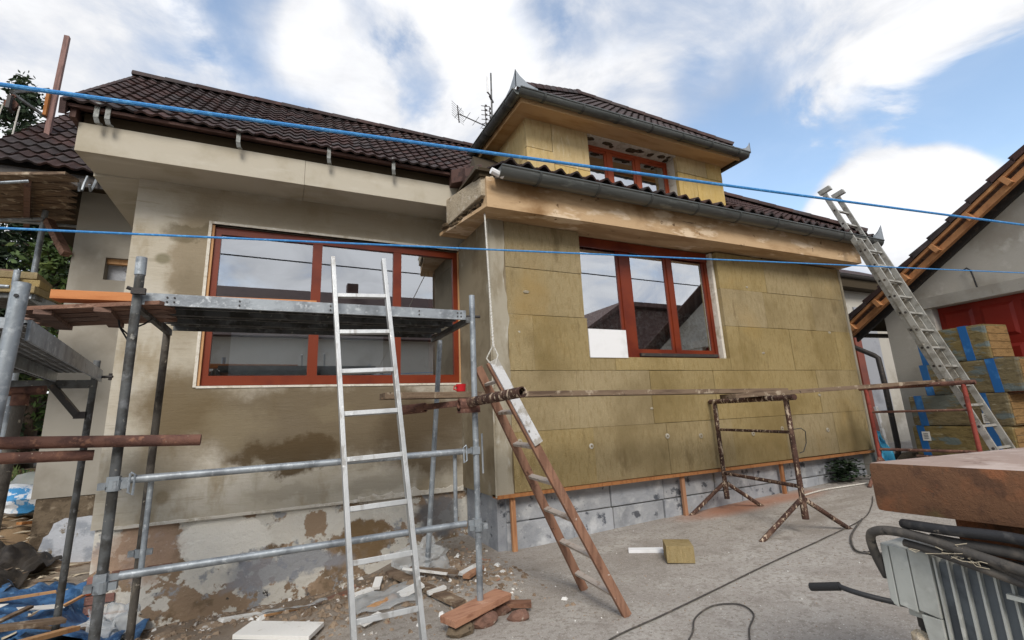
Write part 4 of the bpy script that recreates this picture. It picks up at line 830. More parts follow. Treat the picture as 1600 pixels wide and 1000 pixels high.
# board and broken bricks under the right standard
p = G(); p.bar((1.14, 3.60, .105), (1.66, 3.80, .135), .17, .045); p.build('foot_board', M['foot_board'], bevel=.004); tag(bpy.data.objects['foot_board'], 'orange brown board under the right scaffold pole, lying on broken bricks', 'board')
for i, (x, y, z, r, lab) in enumerate([(1.24, 3.62, .03, .085, 'left dark broken brick under the board of the scaffold pole'), (1.44, 3.68, .035, .10, 'middle broken brick under the board of the scaffold pole'), (1.62, 3.80, .03, .085, 'right broken brick under the board of the scaffold pole'), (1.70, 3.62, .02, .07, 'loose brick lump lying right of the scaffold board')]):
    v, f = lump((x, y, z), r, 2, .3, (1.25, .8, .62), i + 3); o = G().add(v, f)  .build('broken_brick', M['brick_dusty'] if i != 0 else M['old_wall_foot']); tag(o, lab, 'brick', 'broken bricks at the scaffold foot')
o = G().bar((1.62, 3.83, .06), (1.86, 3.72, .05), .09, .03).build('timber_scrap', M['old_plank']); tag(o, 'short reddish timber scrap sticking out right of the scaffold bricks', 'wood scrap')

# orange plank on the deck and the scrap-wood bridge at the left
o = G().bar((-1.44, 4.20, 2.43), (.22, 4.10, 2.432), .14, .062).build('orange_plank', M['orange_plank'], bevel=.004); tag(o, 'long fresh orange plank lying across the scaffold deck', 'plank')
br_ = thing('plank_bridge', 'brown plank panel with cross battens bridging the two scaffolds', 'plank panel', (-1.2, 4.3, 2.3))
for k in range(4):
    o = 0.0; ya = .155 * k
    G().bar((-1.60 - .02 * k, 4.20 + ya, 2.315), (-.72 - .02 * k, 3.78 + ya, 2.315), .148, .026).build('plank', M['old_plank'], br_)
for t in (.22, .62):
    c = Vector((-1.60, 4.20, 2.285)).lerp(Vector((-.72, 3.78, 2.285)), t); G().bar(c + Vector((-.03, -.06, 0)), c + Vector((-.1, .54, 0)), .09, .03).build('batten', M['old_plank'], br_)
g = G(); g.path([(-1.06, 4.14, 2.27), (-1.05, 4.14, 2.22), (-1.0, 4.14, 2.17), (-.99, 4.14, 2.20), (-.90, 4.1, 2.24), (-.86, 4.08, 2.27)], .006, 6); g.path([(-1.05, 4.14, 2.22), (-.99, 4.14, 2.12), (-.96, 4.12, 2.08)], .006, 6); g.build('wire', M['black'], br_)

# ------------------------------------------------------------------ left scaffold running back along the gable
sl = thing('side_scaffold', 'galvanised scaffold with perforated steel deck at the left edge beside the gable', 'scaffold', (-1.4, 4.2, 0))
pa = standard(sl, (-1.20, 3.0, -.05), (-1.155, 3.0, 2.22), .032, M['galv'], 16)
G().tube((-1.156, 2.975, 2.15), (-1.156, 2.962, 2.15), .009, 8).build('pin_hole', M['black'], pa)
pb = standard(sl, (-1.535, 5.5, -.1), (-1.52, 5.5, 2.14), .026, M['galv_dark'])
standard(sl, (-2.05, 3.0, -.05), (-2.0, 3.0, 2.9), .03, M['galv']); standard(sl, (-2.3, 5.5, .1), (-2.3, 5.5, 2.4), .026, M['galv_dark'])
for t0 in (0, .34):
    g = G(); dx = -.36 * (5.5 - 3.05) / 2.5
    def q(x, y, z): return (x + dx * (y - 3.05) / 2.45 - t0, y, z)
    g.hexa([q(-1.13, 3.05, 1.95), q(-1.115, 3.05, 1.95), q(-1.115, 5.5, 1.95), q(-1.13, 5.5, 1.95), q(-1.13, 3.05, 2.05), q(-1.115, 3.05, 2.05), q(-1.115, 5.5, 2.05), q(-1.13, 5.5, 2.05)])
    g.hexa([q(-1.44, 3.05, 1.95), q(-1.425, 3.05, 1.95), q(-1.425, 5.5, 1.95), q(-1.44, 5.5, 1.95), q(-1.44, 3.05, 2.05), q(-1.425, 3.05, 2.05), q(-1.425, 5.5, 2.05), q(-1.44, 5.5, 2.05)])
    dp = g.build('deck_rim', M['galv_dark'] if t0 else M['galv'], sl)
    # perforated top: bars with slots between
    g = G(); nn = 46
    for k in range(nn):
        y = 3.06 + k * 2.43 / nn
        g.hexa([q(-1.42, y, 2.03), q(-1.13, y, 2.03), q(-1.13, y + .034, 2.03), q(-1.42, y + .034, 2.03), q(-1.42, y, 2.036), q(-1.13, y, 2.036), q(-1.13, y + .034, 2.036), q(-1.42, y + .034, 2.036)])
    for k in range(7): g.hexa([q(-1.42 + k * .046, 3.06, 2.029), q(-1.395 + k * .046, 3.06, 2.029), q(-1.395 + k * .046, 5.49, 2.029), q(-1.42 + k * .046, 5.49, 2.029), q(-1.42 + k * .046, 3.06, 2.037), q(-1.395 + k * .046, 3.06, 2.037), q(-1.395 + k * .046, 5.49, 2.037), q(-1.42 + k * .046, 5.49, 2.037)])
    g.build('perforated_deck', M['galv_dark'], sl)
G().bar((-1.50, 5.5, 1.93), (-2.3, 5.5, 1.93), .05, .07).build('transom', M['galv_dark'], sl)
G().bar((-1.14, 3.0, 2.02), (-2.0, 3.0, 2.04), .04, .05).build('transom', M['galv'], sl)
g = G(); g.bar((-1.54, 5.49, 1.66), (-1.62, 5.49, 1.66), .05, .06); g.bar((-1.60, 5.49, 1.66), (-1.80, 5.49, 1.92), .05, .06, (0, 1, 0)); g.build('bracket', M['dust_steel'], sl)
g = G(); g.tube((-1.52, 5.48, 1.99), (-1.38, 5.45, 1.99), .012, 8); g.tube((-1.40, 5.46, 1.96), (-1.40, 5.46, 2.02), .014, 8); g.build('deck_hook', M['dust_steel'], sl)

# rusty tubes across the left standards, and a steel prop
o = tube('rusty_tube', M['rust'], None, (-1.75, 3.66, 1.485), (-.445, 3.685, 1.43), .034, 16); tag(o, 'long rusty tube running level across the left standards, upper of two', 'steel tube', 'rusty tubes at the left')
o = tube('rusty_tube', M['rust'], None, (-1.75, 3.50, 1.405), (-.98, 3.72, 1.375), .03, 16); tag(o, 'shorter rusty tube just below the long one at the left edge', 'steel tube', 'rusty tubes at the left')
g = G(); g.tube((-.44, 3.686, 1.43), (-.405, 3.686, 1.429), .0355, 16)
pr = thing('steel_prop', 'mortar-caked steel prop with rusty head behind the left scaffold pole', 'prop', (-1.55, 4.3, 0))
tube('outer_tube', M['plaster_pole'], pr, (-1.60, 4.3, -.05), (-1.56, 4.3, 1.75), .034); tube('head', M['rust'], pr, (-1.66, 4.3, 1.79), (-1.44, 4.3, 1.80), .03); tube('collar', M['rust'], pr, (-1.56, 4.3, 1.70), (-1.56, 4.3, 1.77), .045)

# tubes clamped at the right standards near the wooden ladder
o = G().pipe((1.36, 3.86, 1.605), (1.50, 2.98, 1.650), .038, .030, 18).build('clamped_tube', M['rust_spatter'], smooth=True); tag(o, 'mortar-caked rusty tube with open end beside the top of the wooden ladder', 'steel tube')
g = G(); g.pipe((1.30, 3.74, 1.595), (1.42, 3.74, 1.595), .052, .036); g.box(1.30, 1.47, 3.70, 3.78, 1.53, 1.575); g.pipe((1.44, 3.75, 1.53), (1.44, 3.75, 1.60), .042, .026); o = g.build('tube_coupler', M['rust']); tag(o, 'rusty coupler clamping the tube to the right scaffold pole', 'coupler')
g = G(); g.pipe((1.02, 4.66, 1.585), (1.22, 4.45, 1.60), .045, .034); g.bar((1.18, 4.5, 1.60), (1.46, 3.95, 1.62), .05, .05); o = g.build('clamped_beam', M['rust']); tag(o, 'dark rusty beam under the left end of the trestle planks behind the aluminium ladder', 'steel beam')

# ------------------------------------------------------------------ aluminium ladder on the deck edge
def ladder_between(root, bl, br_, tl, tr, rungs, w, d, m, rm, rr, nrm):
    bl, br_, tl, tr = map(Vector, (bl, br_, tl, tr)); up = Vector(nrm)
    for a, b in ((bl, tl), (br_, tr)): G().bar(a, b, w, d, up).build('rail', m, root, bevel=.002)
    for t in rungs:
        a, b = bl.lerp(tl, t), br_.lerp(tr, t); u = (b - a).normalized()
        if rr[1]: G().bar(a + u * w * .45, b - u * w * .45, rr[0], rr[1], up).build('rung', rm, root, bevel=.003)
        else: tube('rung', rm, root, a + u * w * .45, b - u * w * .45, rr[0])
la = thing('aluminium_ladder', 'bright single aluminium ladder leaning on the scaffold deck in front of the big window', 'ladder', (.62, 2.95, 0))
ladder_between(la, (.448, 2.93, 0), (.822, 2.93, 0), (.292, 3.63, 2.70), (.662, 3.63, 2.72), [.055, .158, .262, .366, .47, .574, .678, .782, .886], .028, .062, M['alu'], M['alu'], (.03, .032), (.0, -.97, .25))

# ------------------------------------------------------------------ wooden ladder at the corner
wl = thing('wooden_ladder', 'brown wooden ladder with pale rungs leaning on the clamped tube at the corner', 'ladder', (2.43, 3.55, 0))
ladder_between(wl, (2.455, 3.875, 0), (2.42, 3.25, 0), (1.50, 3.80, 1.905), (1.43, 3.37, 1.90), [.08, .225, .37, .515, .66, .80, .925], .034, .068, M['ladder_wood'], M['ladder_rung'], (.024, .044), (.9, 0, .45))
a, b = Vector((2.42, 3.25, 0)), Vector((1.43, 3.37, 1.90))
c0, c1 = a.lerp(b, .665), a.lerp(b, 1.0)
G().bar(c0 + Vector((.018, -.014, .012)), c1 + Vector((.018, -.014, .012)), .04, .075, (.9, 0, .45)).build('whitewashed_splint', M['old_white'], wl, bevel=.004)
# white cord from the eaves to the ladder head
g = G(); top = Vector((2.12, 5.0, 3.94)); k = Vector((1.535, 3.45, 2.02)); g = G().path([Vector((1.457, 3.36, 2.03)) + (Vector((2.14, 5.06, 3.94)) - Vector((1.457, 3.36, 2.03))) * t for t in (0, .25, .5, .75, 1)], .0058, 8)
kn = Vector((1.457, 3.36, 2.03)); g.path([kn, Vector((1.41, 3.39, 1.93)), Vector((1.45, 3.36, 1.86))], .006, 6); g.path([kn, Vector((1.48, 3.33, 1.95)), Vector((1.46, 3.34, 1.87))], .006, 6)
for i in range(60):
    v = kn.lerp(Vector((2.14, 5.06, 3.94)), i / 60); g.obox(v, (.0078, 0, .003), (0, .0078, 0), (0, 0, .007))
o = g.build('white_cord', M['cord'], smooth=True); tag(o, 'white braided cord hanging from the eaves to the wooden ladder', 'cord')

# ------------------------------------------------------------------ trestles and planks
def trestle(loc, rz, label, ln, m, m2):
    t = thing('trestle', label, 'trestle', loc, 'rusty tube trestles under the planks', rz, True)   # local y along the top bar, feet spread in x
    h = 1.54; hl = ln / 2
    tube('top_bar', m, t, (0, -hl - .14, h), (0, hl + .10, h), .034)
    for y in (-hl, hl):
        u = tube('upright', m2, t, (0, y, .30), (0, y, h - .02), .03)
        G().pipe((0, y, .22), (0, y, .42), .036, .03).build('socket', m, t, smooth=True)
        for s in (-1, 1):
            l = tube('leg', m, t, (s * .03, y, .42), (s * .60, y, .03), .026); G().box(s * .60 - .06, s * .60 + .06, y - .035, y + .035, 0, .012).build('foot_plate', m, l)
    tube('crossbar', m, t, (0, -hl, 1.15), (0, hl, 1.15), .018); tube('crossbar', m, t, (0, -hl, .56), (0, hl, .56), .022)
    return t
t1 = trestle((5.48, 4.42, .015), R(-14.5), 'mortar-caked rusty trestle in the middle of the yard', 1.40, M['rust_spatter'], M['rust_spatter'])
G().path([(.0, -.72, 1.18), (.10, -.74, 1.19), (.17, -.72, 1.15), (.19, -.68, 1.02), (.12, -.70, .93), (.05, -.72, .92)], .005, 6).build('wire', M['black'], t1)
t2 = trestle((8.94, 4.17, .13), R(8), 'red oxide trestle at the far right beside the extension ladder', 1.24, M['rust'], M['rust_red'])
o = G().bar((.78, 4.22, 1.70), (5.98, 4.28, 1.655), .24, .052).build('long_plank', M['grey_plank'], bevel=.004); tag(o, 'long mortar-stained plank from the right scaffold pole to the middle trestle', 'plank', 'trestle planks')
o = G().bar((4.85, 4.16, 1.60), (9.95, 4.02, 1.735), .24, .052).build('long_plank', M['grey_plank'], bevel=.004); tag(o, 'long mortar-stained plank from the middle trestle to the far right trestle', 'plank', 'trestle planks')
rc = thing('red_cup', 'small red plastic cup on the left end of the long plank', 'cup', (1.47, 4.22, 1.722))
g = G(); n = 18; vs = []
for r_, z in ((.040, 1.724), (.046, 1.79), (.041, 1.79), (.036, 1.73)): vs += [(1.47 + math.cos(2 * math.pi * i / n) * r_, 4.16 + math.sin(2 * math.pi * i / n) * r_, z) for i in range(n)]
g.add(vs, [(c * n + i, c * n + (i + 1) % n, (c + 1) * n + (i + 1) % n, (c + 1) * n + i) for c in range(3) for i in range(n)] + [tuple(range(n)), tuple(range(3 * n, 4 * n))]); g.build('cup_body', M['red_cup'], rc, smooth=True)
g = G(); g.path([(1.43, 4.14, 1.775), (1.40, 4.14, 1.77), (1.395, 4.14, 1.745), (1.425, 4.14, 1.735)], .006, 6); g.build('handle', M['red_cup'], rc)

# ------------------------------------------------------------------ extension ladder on the right eaves
el = thing('extension_ladder', 'worn two-section aluminium extension ladder leaning on the right wing gutter', 'ladder', (9.35, 3.35, .15))
def el_sec(name, x0, x1, za, zb, off, ph):
    f = lambda z: 3.30 + (z - .2) * .3155 + off
    root = None
    for x in (x0, x1):
        r_ = G().bar((x, f(za), za), (x, f(zb), zb), .034, .085, (0, -.95, .3)).build('rail', M['alu_worn'], el, bevel=.003)
        z = za + ph
        while z < zb - .1:
            G().tube((x - .0185, f(z), z), (x - .0178, f(z), z), .02, 10).build('rung_socket', M['dust_steel'], r_); z += .30
    z = za + ph
    while z < zb - .05:
        G().bar((x0 + .015, f(z), z), (x1 - .015, f(z), z), .034, .034, (0, -.95, .3)).build('rung', M['alu_worn'], el); z += .30
el_sec('lower', 9.10, 9.60, .16, 4.25, -.045, .28)
el_sec('upper', 9.14, 9.56, 1.75, 5.42, .045, .20)
for x in (9.14, 9.56):
    G().obox((x, 3.30 + 5.22 * .3155 + .0, 5.40), (.03, 0, 0), (0, .11, -.02), (0, .018, .045)).build('head_cap', M['alu_worn'], el, bevel=.006)
for x in (9.10, 9.60): G().obox((x, 3.29, .155), (.03, 0, 0), (0, .06, 0), (0, 0, .03)).build('rubber_foot', M['black'], el)

# ------------------------------------------------------------------ wrapped insulation bales by the garage
def bale(s0, s1, y0, y1, z0, z1, label, bands, tilt=0, wrap=True):
    t = thing('insulation_bale', label, 'bale', (11, 5, 0), 'wrapped insulation bales stacked by the garage', R(-96), True)
    n, k = 10, 6; g = G()
    b = G(); b.box(s0, s1, y0, y1, z0, z1); o = b.build('wrapped_slabs', M['wrap'], t, bevel=.035)
    for i in range(4): G().box(s1 - .02, s1 + .012 - .004 * (i % 2), y0 + .04, y1 - .04, z0 + .03 + i * (z1 - z0 - .06) / 4, z0 + .03 + (i + 1) * (z1 - z0 - .06) / 4 - .007).build('slab', M['wool_end'], t, bevel=.006)
    for s in bands:
        e = .005; g = G(); w = .058
        g.hexa([(s - w, y0 - e, z0 - .002), (s + w, y0 - e, z0 - .002), (s + w, y0 - e + .004, z0 - .002), (s - w, y0 - e + .004, z0 - .002), (s - w - .03, y0 - e, z1 + e), (s + w - .03, y0 - e, z1 + e), (s + w - .03, y0 - e + .004, z1 + e), (s - w - .03, y0 - e + .004, z1 + e)])
        g.box(s - w - .03, s + w - .03, y0 + .03, y1, z1 + .001, z1 + e)
        g.build('blue_band', M['blue_tape'], t)
    return t
def label_on(t, s, z, y, w=.12, h=.15):
    G().box(s, s + w, y - .012, y - .007, z, z + h).build('label_sheet', M['paper'], t)
    for i in range(4): G().box(s + .025, s + w - .025, y - .0145, y - .0125, z + .03 + i * .026, z + .045 + i * .026).build('label_print', M['print'], t)
gb = .52
b1 = bale(.30, 1.66, -.95, -.30, gb, gb + .485, 'lowest wrapped wool bale of the stack by the red garage door', (.46, 1.44)); label_on(b1, .44, gb + .24, -.95)
b2 = bale(.34, 1.70, -.95, -.30, gb + .49, gb + .985, 'second wrapped wool bale from the bottom, with white label', (.52, 1.42)); label_on(b2, 1.34, gb + .53, -.95)
b3 = bale(.62, 1.92, -.93, -.30, gb + .99, gb + 1.50, 'third wrapped wool bale from the bottom, sticking out to the right', (.70, 1.62))
b4 = bale(.66, 1.62, -.90, -.28, gb + 1.505, gb + 2.06, 'topmost wrapped wool bale of the stack by the red garage door', (.72, 1.36))
pl = thing('pallet', 'low timber pallet stack under the wrapped bales', 'pallet', (11, 5, 0), None, R(-96), True)
for i in range(7): G().box(.3 + i * .2, .46 + i * .2, -1.0, -.25, gb - .03, gb - .003).build('board', M['old_plank'], pl)
for y in (-.96, -.66, -.34): G().box(.3, 1.68, y, y + .09, .22, gb - .031).build('bearer', M['old_plank'], pl)

# ------------------------------------------------------------------ machine in the right foreground
mc = thing('plaster_machine', 'rusty topped site machine with grey ribbed motor in the right foreground', 'machine', (2.6, 1.0, 0))
A = Vector((2.205, 1.245, 1.25)); U = Vector((.10, -.995, 0)).normalized(); V = Vector((.98, -.17, 0)).normalized()
def mp(u, v, z): p = A + U * u + V * v; return (p.x, p.y, z)
g = G()
g.hexa([mp(0, 0, 1.055), mp(.85, 0, 1.055), mp(.85, 1.0, 1.055), mp(0, 1.0, 1.055), mp(0, 0, 1.246), mp(.85, 0, 1.246), mp(.85, 1.0, 1.25), mp(0, 1.0, 1.25)])
o = g.build('rusty_cover', [M['rust_plate'], M['rust_top']], mc, bevel=.026, smooth=True)
for p in o.data.polygons:
    if p.normal.z > .8: p.material_index = 1
MX = 2.215
g = G(); g.box(2.24, 2.62, .40, 1.10, .40, .90); g.build('motor_body', M['motor'], mc, bevel=.02)
for k in range(15):
    y = 1.085 - k * .042
    G().hexa([(MX + .005, y, .40), (2.26, y, .40), (2.26, y + .007, .40), (MX + .005, y + .007, .40), (MX + .005, y, .915), (2.26, y, .915), (2.26, y + .007, .915), (MX + .005, y + .007, .915)]).build('cooling_fin', M['motor_pale'], mc)
for (a, b) in ((1.262, 1.236), (1.232, 1.172), (1.168, 1.10)):
    G().hexa([(MX, b, .705), (MX, a, .715), (2.40, a, .715), (2.40, b, .705), (MX, b, .925), (MX, a, .932), (2.40, a, .932), (2.40, b, .925)]).build('terminal_cover', M['motor_pale'], mc, bevel=.004)
G().hexa([(MX, 1.10, .60), (MX, 1.155, .60), (2.38, 1.155, .60), (2.38, 1.10, .60), (MX, 1.10, .703), (MX, 1.165, .703), (2.38, 1.165, .703), (2.38, 1.10, .703)]).build('terminal_box', M['motor_pale'], mc, bevel=.004)
G().box(2.25, 2.4, 1.172, 1.225, .675, .706).build('cable_gland', M['motor_pale'], mc, bevel=.006)
tube('gland_nut', M['dust_steel'], mc, (2.30, 1.20, .63), (2.30, 1.20, .674), .024); tube('conduit', M['galv_dark'], mc, (2.30, 1.20, .40), (2.30, 1.20, .632), .02)
G().path([(2.27, 1.17, .64), (2.25, 1.14, .60), (2.26, 1.09, .585), (2.30, 1.0, .58)], .016, 8).build('bracket_arm', M['old_white'], mc, smooth=True)
G().box(2.45, 2.8, .2, 1.1, .36, 1.05).build('machine_body', M['rust_plate'], mc, bevel=.02)
for (x, y) in ((2.32, 1.0), (2.32, .42), (2.9, 1.0), (2.9, .42)): G().bar((x, y, 0), (x, y, .42), .06, .06).build('leg', M['rust_plate'], mc)
g = G(); v, f = lump((2.24, 1.19, .60), .035, 2, .4, (1, 1, 1), 4); g.add(v, f).build('mortar_lump', M['raw_concrete'], mc)
for (y, z) in ((.86, .845), (.855, .70)): G().bar((MX - .01, y + .03, z), (MX - .005, y - .2, z - .006), .02, .014).build('cover_strip', M['motor_pale'], mc)
def hose(name, pts, r, m, lab, cat='hose', sub=6):
    P = [Vector(p) for p in pts]; Q = []
    for i in range(len(P) - 1):   # Catmull-Rom
        p0, p1, p2, p3 = P[max(i - 1, 0)], P[i], P[i + 1], P[min(i + 2, len(P) - 1)]
        for k in range(sub):
            t = k / sub; Q.append(.5 * ((2 * p1) + (p2 - p0) * t + (2 * p0 - 5 * p1 + 4 * p2 - p3) * t * t + (3 * p1 - p0 - 3 * p2 + p3) * t ** 3))
    Q.append(P[-1]); o = G().path(Q, r, 12).build(name, m, smooth=True); return tag(o, lab, cat) if lab else o
cx = 2.185
hose('hose', [(cx + .06, 1.275, .80), (cx + .03, 1.285, .88), (cx, 1.275, .955), (cx - .01, 1.24, .985), (cx - .01, 1.17, .995), (cx - .01, 1.05, .985), (cx - .01, .9, .955), (cx, .75, .93), (cx + .1, .6, .92)], .017, M['black_pale'], 'thick dusty hose looping over the motor terminal cover')
hose('hose', [(cx + .02, 1.155, 1.022), (cx - .005, 1.10, 1.028), (cx - .01, 1.0, 1.03), (cx, .85, 1.035), (cx, .7, 1.03), (cx + .1, .5, 1.03)], .018, M['black'], 'black hose lying straight beneath the rusty cover')
hose('hose', [(cx + .02, 1.07, .985), (cx + .01, .98, .985), (cx + .015, .85, .985), (cx + .02, .7, .975), (cx + .1, .5, .97)], .019, M['black_pale'], 'grey hose wedged second from the top under the rusty cover')
hose('hose', [(cx + .01, 1.16, .955), (cx + .0, 1.06, .945), (cx - .005, .95, .925), (cx + .005, .82, .895), (cx + .01, .7, .88), (cx + .1, .5, .87)], .014, M['black_pale'], 'thinner dusty hose lying lowest along the fin tops')
hose('hose', [(cx + .02, .98, .955), (cx + .01, .88, .93), (cx, .75, .905), (cx + .1, .5, .9)], .013, M['black_pale'], 'brownish cable between the hoses at the right edge')
hose('hose', [(cx + .08, 1.22, .705), (cx + .0, 1.30, .725), (cx - .03, 1.37, .735), (cx - .03, 1.425, .74)], .0105, M['black'], None)
ho = bpy.data.objects[[o.name for o in bpy.data.objects if o.name.startswith('hose')][-1]]; tag(ho, 'black hose end pointing left from under the motor', 'hose')
G().pipe((cx - .03, 1.42, .74), (cx - .035, 1.545, .705), .0165, .0095, 16).build('hose_socket', M['black'], ho, smooth=True)
g = G(); rr = random.Random(5)
for i in range(9):
    p = Vector((cx - .022, 1.05 + rr.uniform(-.13, .1), .965 + rr.uniform(-.03, .03))); pts = [p]
    for k in range(4): pts.append(pts[-1] + Vector((rr.uniform(-.008, .006), rr.uniform(-.035, .02), rr.uniform(-.014, .012))))
    g.path(pts, .0014, 5)
o = g.build('straw', M['straw']); tag(o, kind='stuff'); o['label'] = 'bits of straw caught in the hoses'

# ------------------------------------------------------------------ ropes strung across the yard
def strung(p, q, sag, r, lab):
    p, q = Vector(p), Vector(q); a, b = p + (p - q) * .25, q + (q - p) * .15
    pts = [a.lerp(b, t / 40) - Vector((0, 0, sag * 4 * (t / 40) * (1 - t / 40))) for t in range(41)]
    o = G().path(pts, r, 8).build('blue_rope', M['rope'], smooth=True); tag(o, lab, 'rope', 'blue ropes strung across the yard')
strung((-.74, 1.61, 2.447), (4.16, 1.14, 2.525), .012, .0064, 'upper blue rope strung across the picture over the roof edge and dormer')
strung((-1.05, 2.47, 2.312), (6.96, 2.01, 2.712), .0, .0052, 'lower blue rope strung across the picture in front of both big windows')

# ------------------------------------------------------------------ things lying on the yard
o = box('wool_block', M['wool'], None, -.13, .13, -.14, .14, 0, .15, bevel=.006); o.location = (3.66, 3.99, .03); o.rotation_euler = (0, 0, R(-36)); tag(o, 'small square mineral wool offcut lying on the concrete yard', 'wool offcut')
def scrap(name, m, p, q, w, h, lab, cat, group=None, bevel=.002):
    p, q = Vector(p), Vector(q); p.z += gz(p.x, p.y) + h / 2; q.z += gz(q.x, q.y) + h / 2
    o = G().bar(p, q, w, h).build(name, m, bevel=bevel); return tag(o, lab, cat, group)
scrap('foam_strip', M['white_board'], (3.44, 4.50, 0), (3.72, 4.28, 0), .10, .03, 'white foam strip beside the wool offcut on the yard', 'foam strip')
fs = 'white foam offcuts in the rubble'
scrap('foam_offcut', M['eps'], (-.16, 4.45, .03), (.33, 4.18, .03), .24, .03, 'large white foam sheet piece lying at the bottom edge left of the ladder', 'foam offcut', fs)
for i, (x, y, a, l, w, lab) in enumerate([(-.20, 5.05, 35, .34, .07, 'narrow white foam strip pointing at the left scaffold pole'), (.05, 5.28, 20, .17, .07, 'white foam offcut left of the aluminium ladder, near the wall'), (.30, 5.35, 50, .12, .06, 'small white foam scrap just left of the ladder rail'), (.72, 4.72, 15, .2, .08, 'white foam offcut seen between the ladder rails'), (.90, 4.95, 70, .17, .07, 'upright looking white foam scrap between the ladder rails, farthest back'), (1.08, 4.42, 5, .2, .12, 'white foam offcut right of the aluminium ladder'), (.70, 4.08, 20, .15, .06, 'white foam scrap low between the ladder rails'), (1.27, 4.30, 10, .16, .05, 'thin white foam strip in front of the grey board under the pole'), (1.72, 4.72, 30, .26, .07, 'white foam strip right of the scaffold pole by the wall corner')]):
    d = Vector((math.cos(R(a)), math.sin(R(a)), 0)) * l / 2; c = Vector((x, y, .025))
    scrap('foam_offcut', M['eps'], c - d, c + d + Vector((0, 0, .02)), w, .025, lab, 'foam offcut', fs)
ws = 'wood scraps in the rubble'
scrap('wood_scrap', M['grey_plank'], (1.02, 4.95, .06), (1.38, 4.02, .04), .11, .03, 'grey board lying from the rear pole to the right scaffold pole', 'wood scrap', ws)
scrap('wood_scrap', M['bare_wood_edge'], (-.02, 4.68, .02), (.34, 5.12, .03), .022, .015, 'thin pale lath on the rubble left of the ladder', 'wood scrap', ws)
scrap('wood_scrap', M['bare_wood_edge'], (.72, 4.32, .02), (.95, 4.42, .03), .06, .02, 'pale wood chip low between the ladder rails', 'wood scrap', ws)
scrap('wood_scrap', M['grey_plank'], (1.15, 4.75, .08), (1.55, 4.55, .08), .07, .02, 'grey lath crossing behind the right scaffold pole', 'wood scrap', ws)
scrap('wood_scrap', M['eps'], (1.08, 4.72, .12), (1.42, 4.48, .10), .03, .015, 'white batten crossing in front of the plastic bundle', 'wood scrap', ws)
scrap('wood_scrap', M['timber'], (1.62, 4.55, .03), (1.85, 4.75, .03), .07, .03, 'ochre wood scrap right of the scaffold pole', 'wood scrap', ws)
scrap('wood_scrap', M['old_plank'], (.35, 5.05, .0), (.85, 5.45, .02), .16, .025, 'brown board half buried in the rubble behind the ladder', 'wood scrap', ws)
v, f = lump((1.33, 5.0, .17), .20, 4, .75, (1.1, .8, .8), 12); o = G().add(v, f).build('plastic_bundle', M['film'], smooth=True); tag(o, 'crumpled clear plastic film bundle in the corner behind the right scaffold pole', 'plastic film')
o = sheet('plastic_sheet', M['film'], None, 14, 10, lambda u, v: (-.05 + .5 * u + .05 * v, 4.75 + .55 * v, gz(-.05 + .5 * u, 4.75 + .55 * v) + .03 + .06 * abs(mn.noise(Vector((u * 4, v * 4, 3))))), .002); tag(o, 'clear plastic sheet spread on the rubble left of the ladder', 'plastic sheet')
o = sheet('plastic_sheet', M['film'], None, 14, 10, lambda u, v: (.62 + .5 * u, 4.25 + .45 * v, gz(.62 + .5 * u, 4.25 + .45 * v) + .025 + .05 * abs(mn.noise(Vector((u * 4, v * 4, 8))))), .002); tag(o, 'clear plastic sheet on the ground right behind the ladder foot', 'plastic sheet')
for i, (x, y, r, lab) in enumerate([(1.68, 5.02, .055, 'round yellowish stone by the wall corner prop'), (1.15, 4.55, .07, 'brown clod beside the grey board'), (-.1, 5.9, .1, 'flat stone at the foot of the patchy plinth'), (-.75, 5.55, .13, 'pale stone at the foot of the rear left pole'), (-.45, 5.35, .09, 'brown clod in the rubble right of the left poles')]):
    v, f = lump((x, y, gz(x, y) + r * .35), r, 2, .35, (1.2, 1, .65), i + 20); o = G().add(v, f).build('stone', M['rubble']); tag(o, lab, 'stone', 'loose stones in the rubble')
g = G(); rr = random.Random(11)   # rubble: small stones nobody could count
for i in range(3600):
    if i < 2600:
        x = rr.uniform(-1.5, 2.1); y = rr.gauss(5.5, .55) if x < 1.2 else rr.gauss(5.0, .4)
        y = min(y, 6.28)
    else: x = min(2.2, rr.gauss(.9, .7)); y = rr.gauss(4.7, .45)
    r = rr.choice((.006, .008, .010, .013, .016, .022, .03)) * rr.uniform(.7, 1.2)
    z = gz(x, y); a = rr.uniform(0, 6.28); ca, sa = math.cos(a), math.sin(a); q = [(-1, -.7, 0), (1, -.8, 0), (.9, .8, 0), (-.8, .9, 0), (-.5, -.4, .8), (.6, -.3, .9), (.3, .5, .7)]
    q = [(x + (u * ca - v * sa) * r * rr.uniform(.8, 1.3), y + (u * sa + v * ca) * r * rr.uniform(.8, 1.3), z + w * r - .003) for u, v, w in q]
    g.m = 0 if rr.random() < .93 else 1
    g.add(q, [(0, 1, 5, 4), (1, 2, 6, 5), (2, 3, 6), (3, 0, 4, 6), (4, 5, 6)])
o = g.build('rubble', [M['rubble'], M['eps']]); tag(o, kind='stuff')
g = G()
for i in range(650):   # grit swept over the yard
    x = rr.uniform(1.2, 6.5); y = rr.uniform(2.3, 5.2); r = rr.choice((.003, .004, .005, .007)); z = gz(x, y)
    g.m = 0 if rr.random() < .85 else 1
    g.add([(x - r, y - r * .7, z), (x + r, y - r, z), (x + r * .3, y + r, z), (x, y, z + r)], [(0, 1, 3), (1, 2, 3), (2, 0, 3)])
o = g.build('grit', [M['rubble'], M['eps']]); tag(o, kind='stuff')
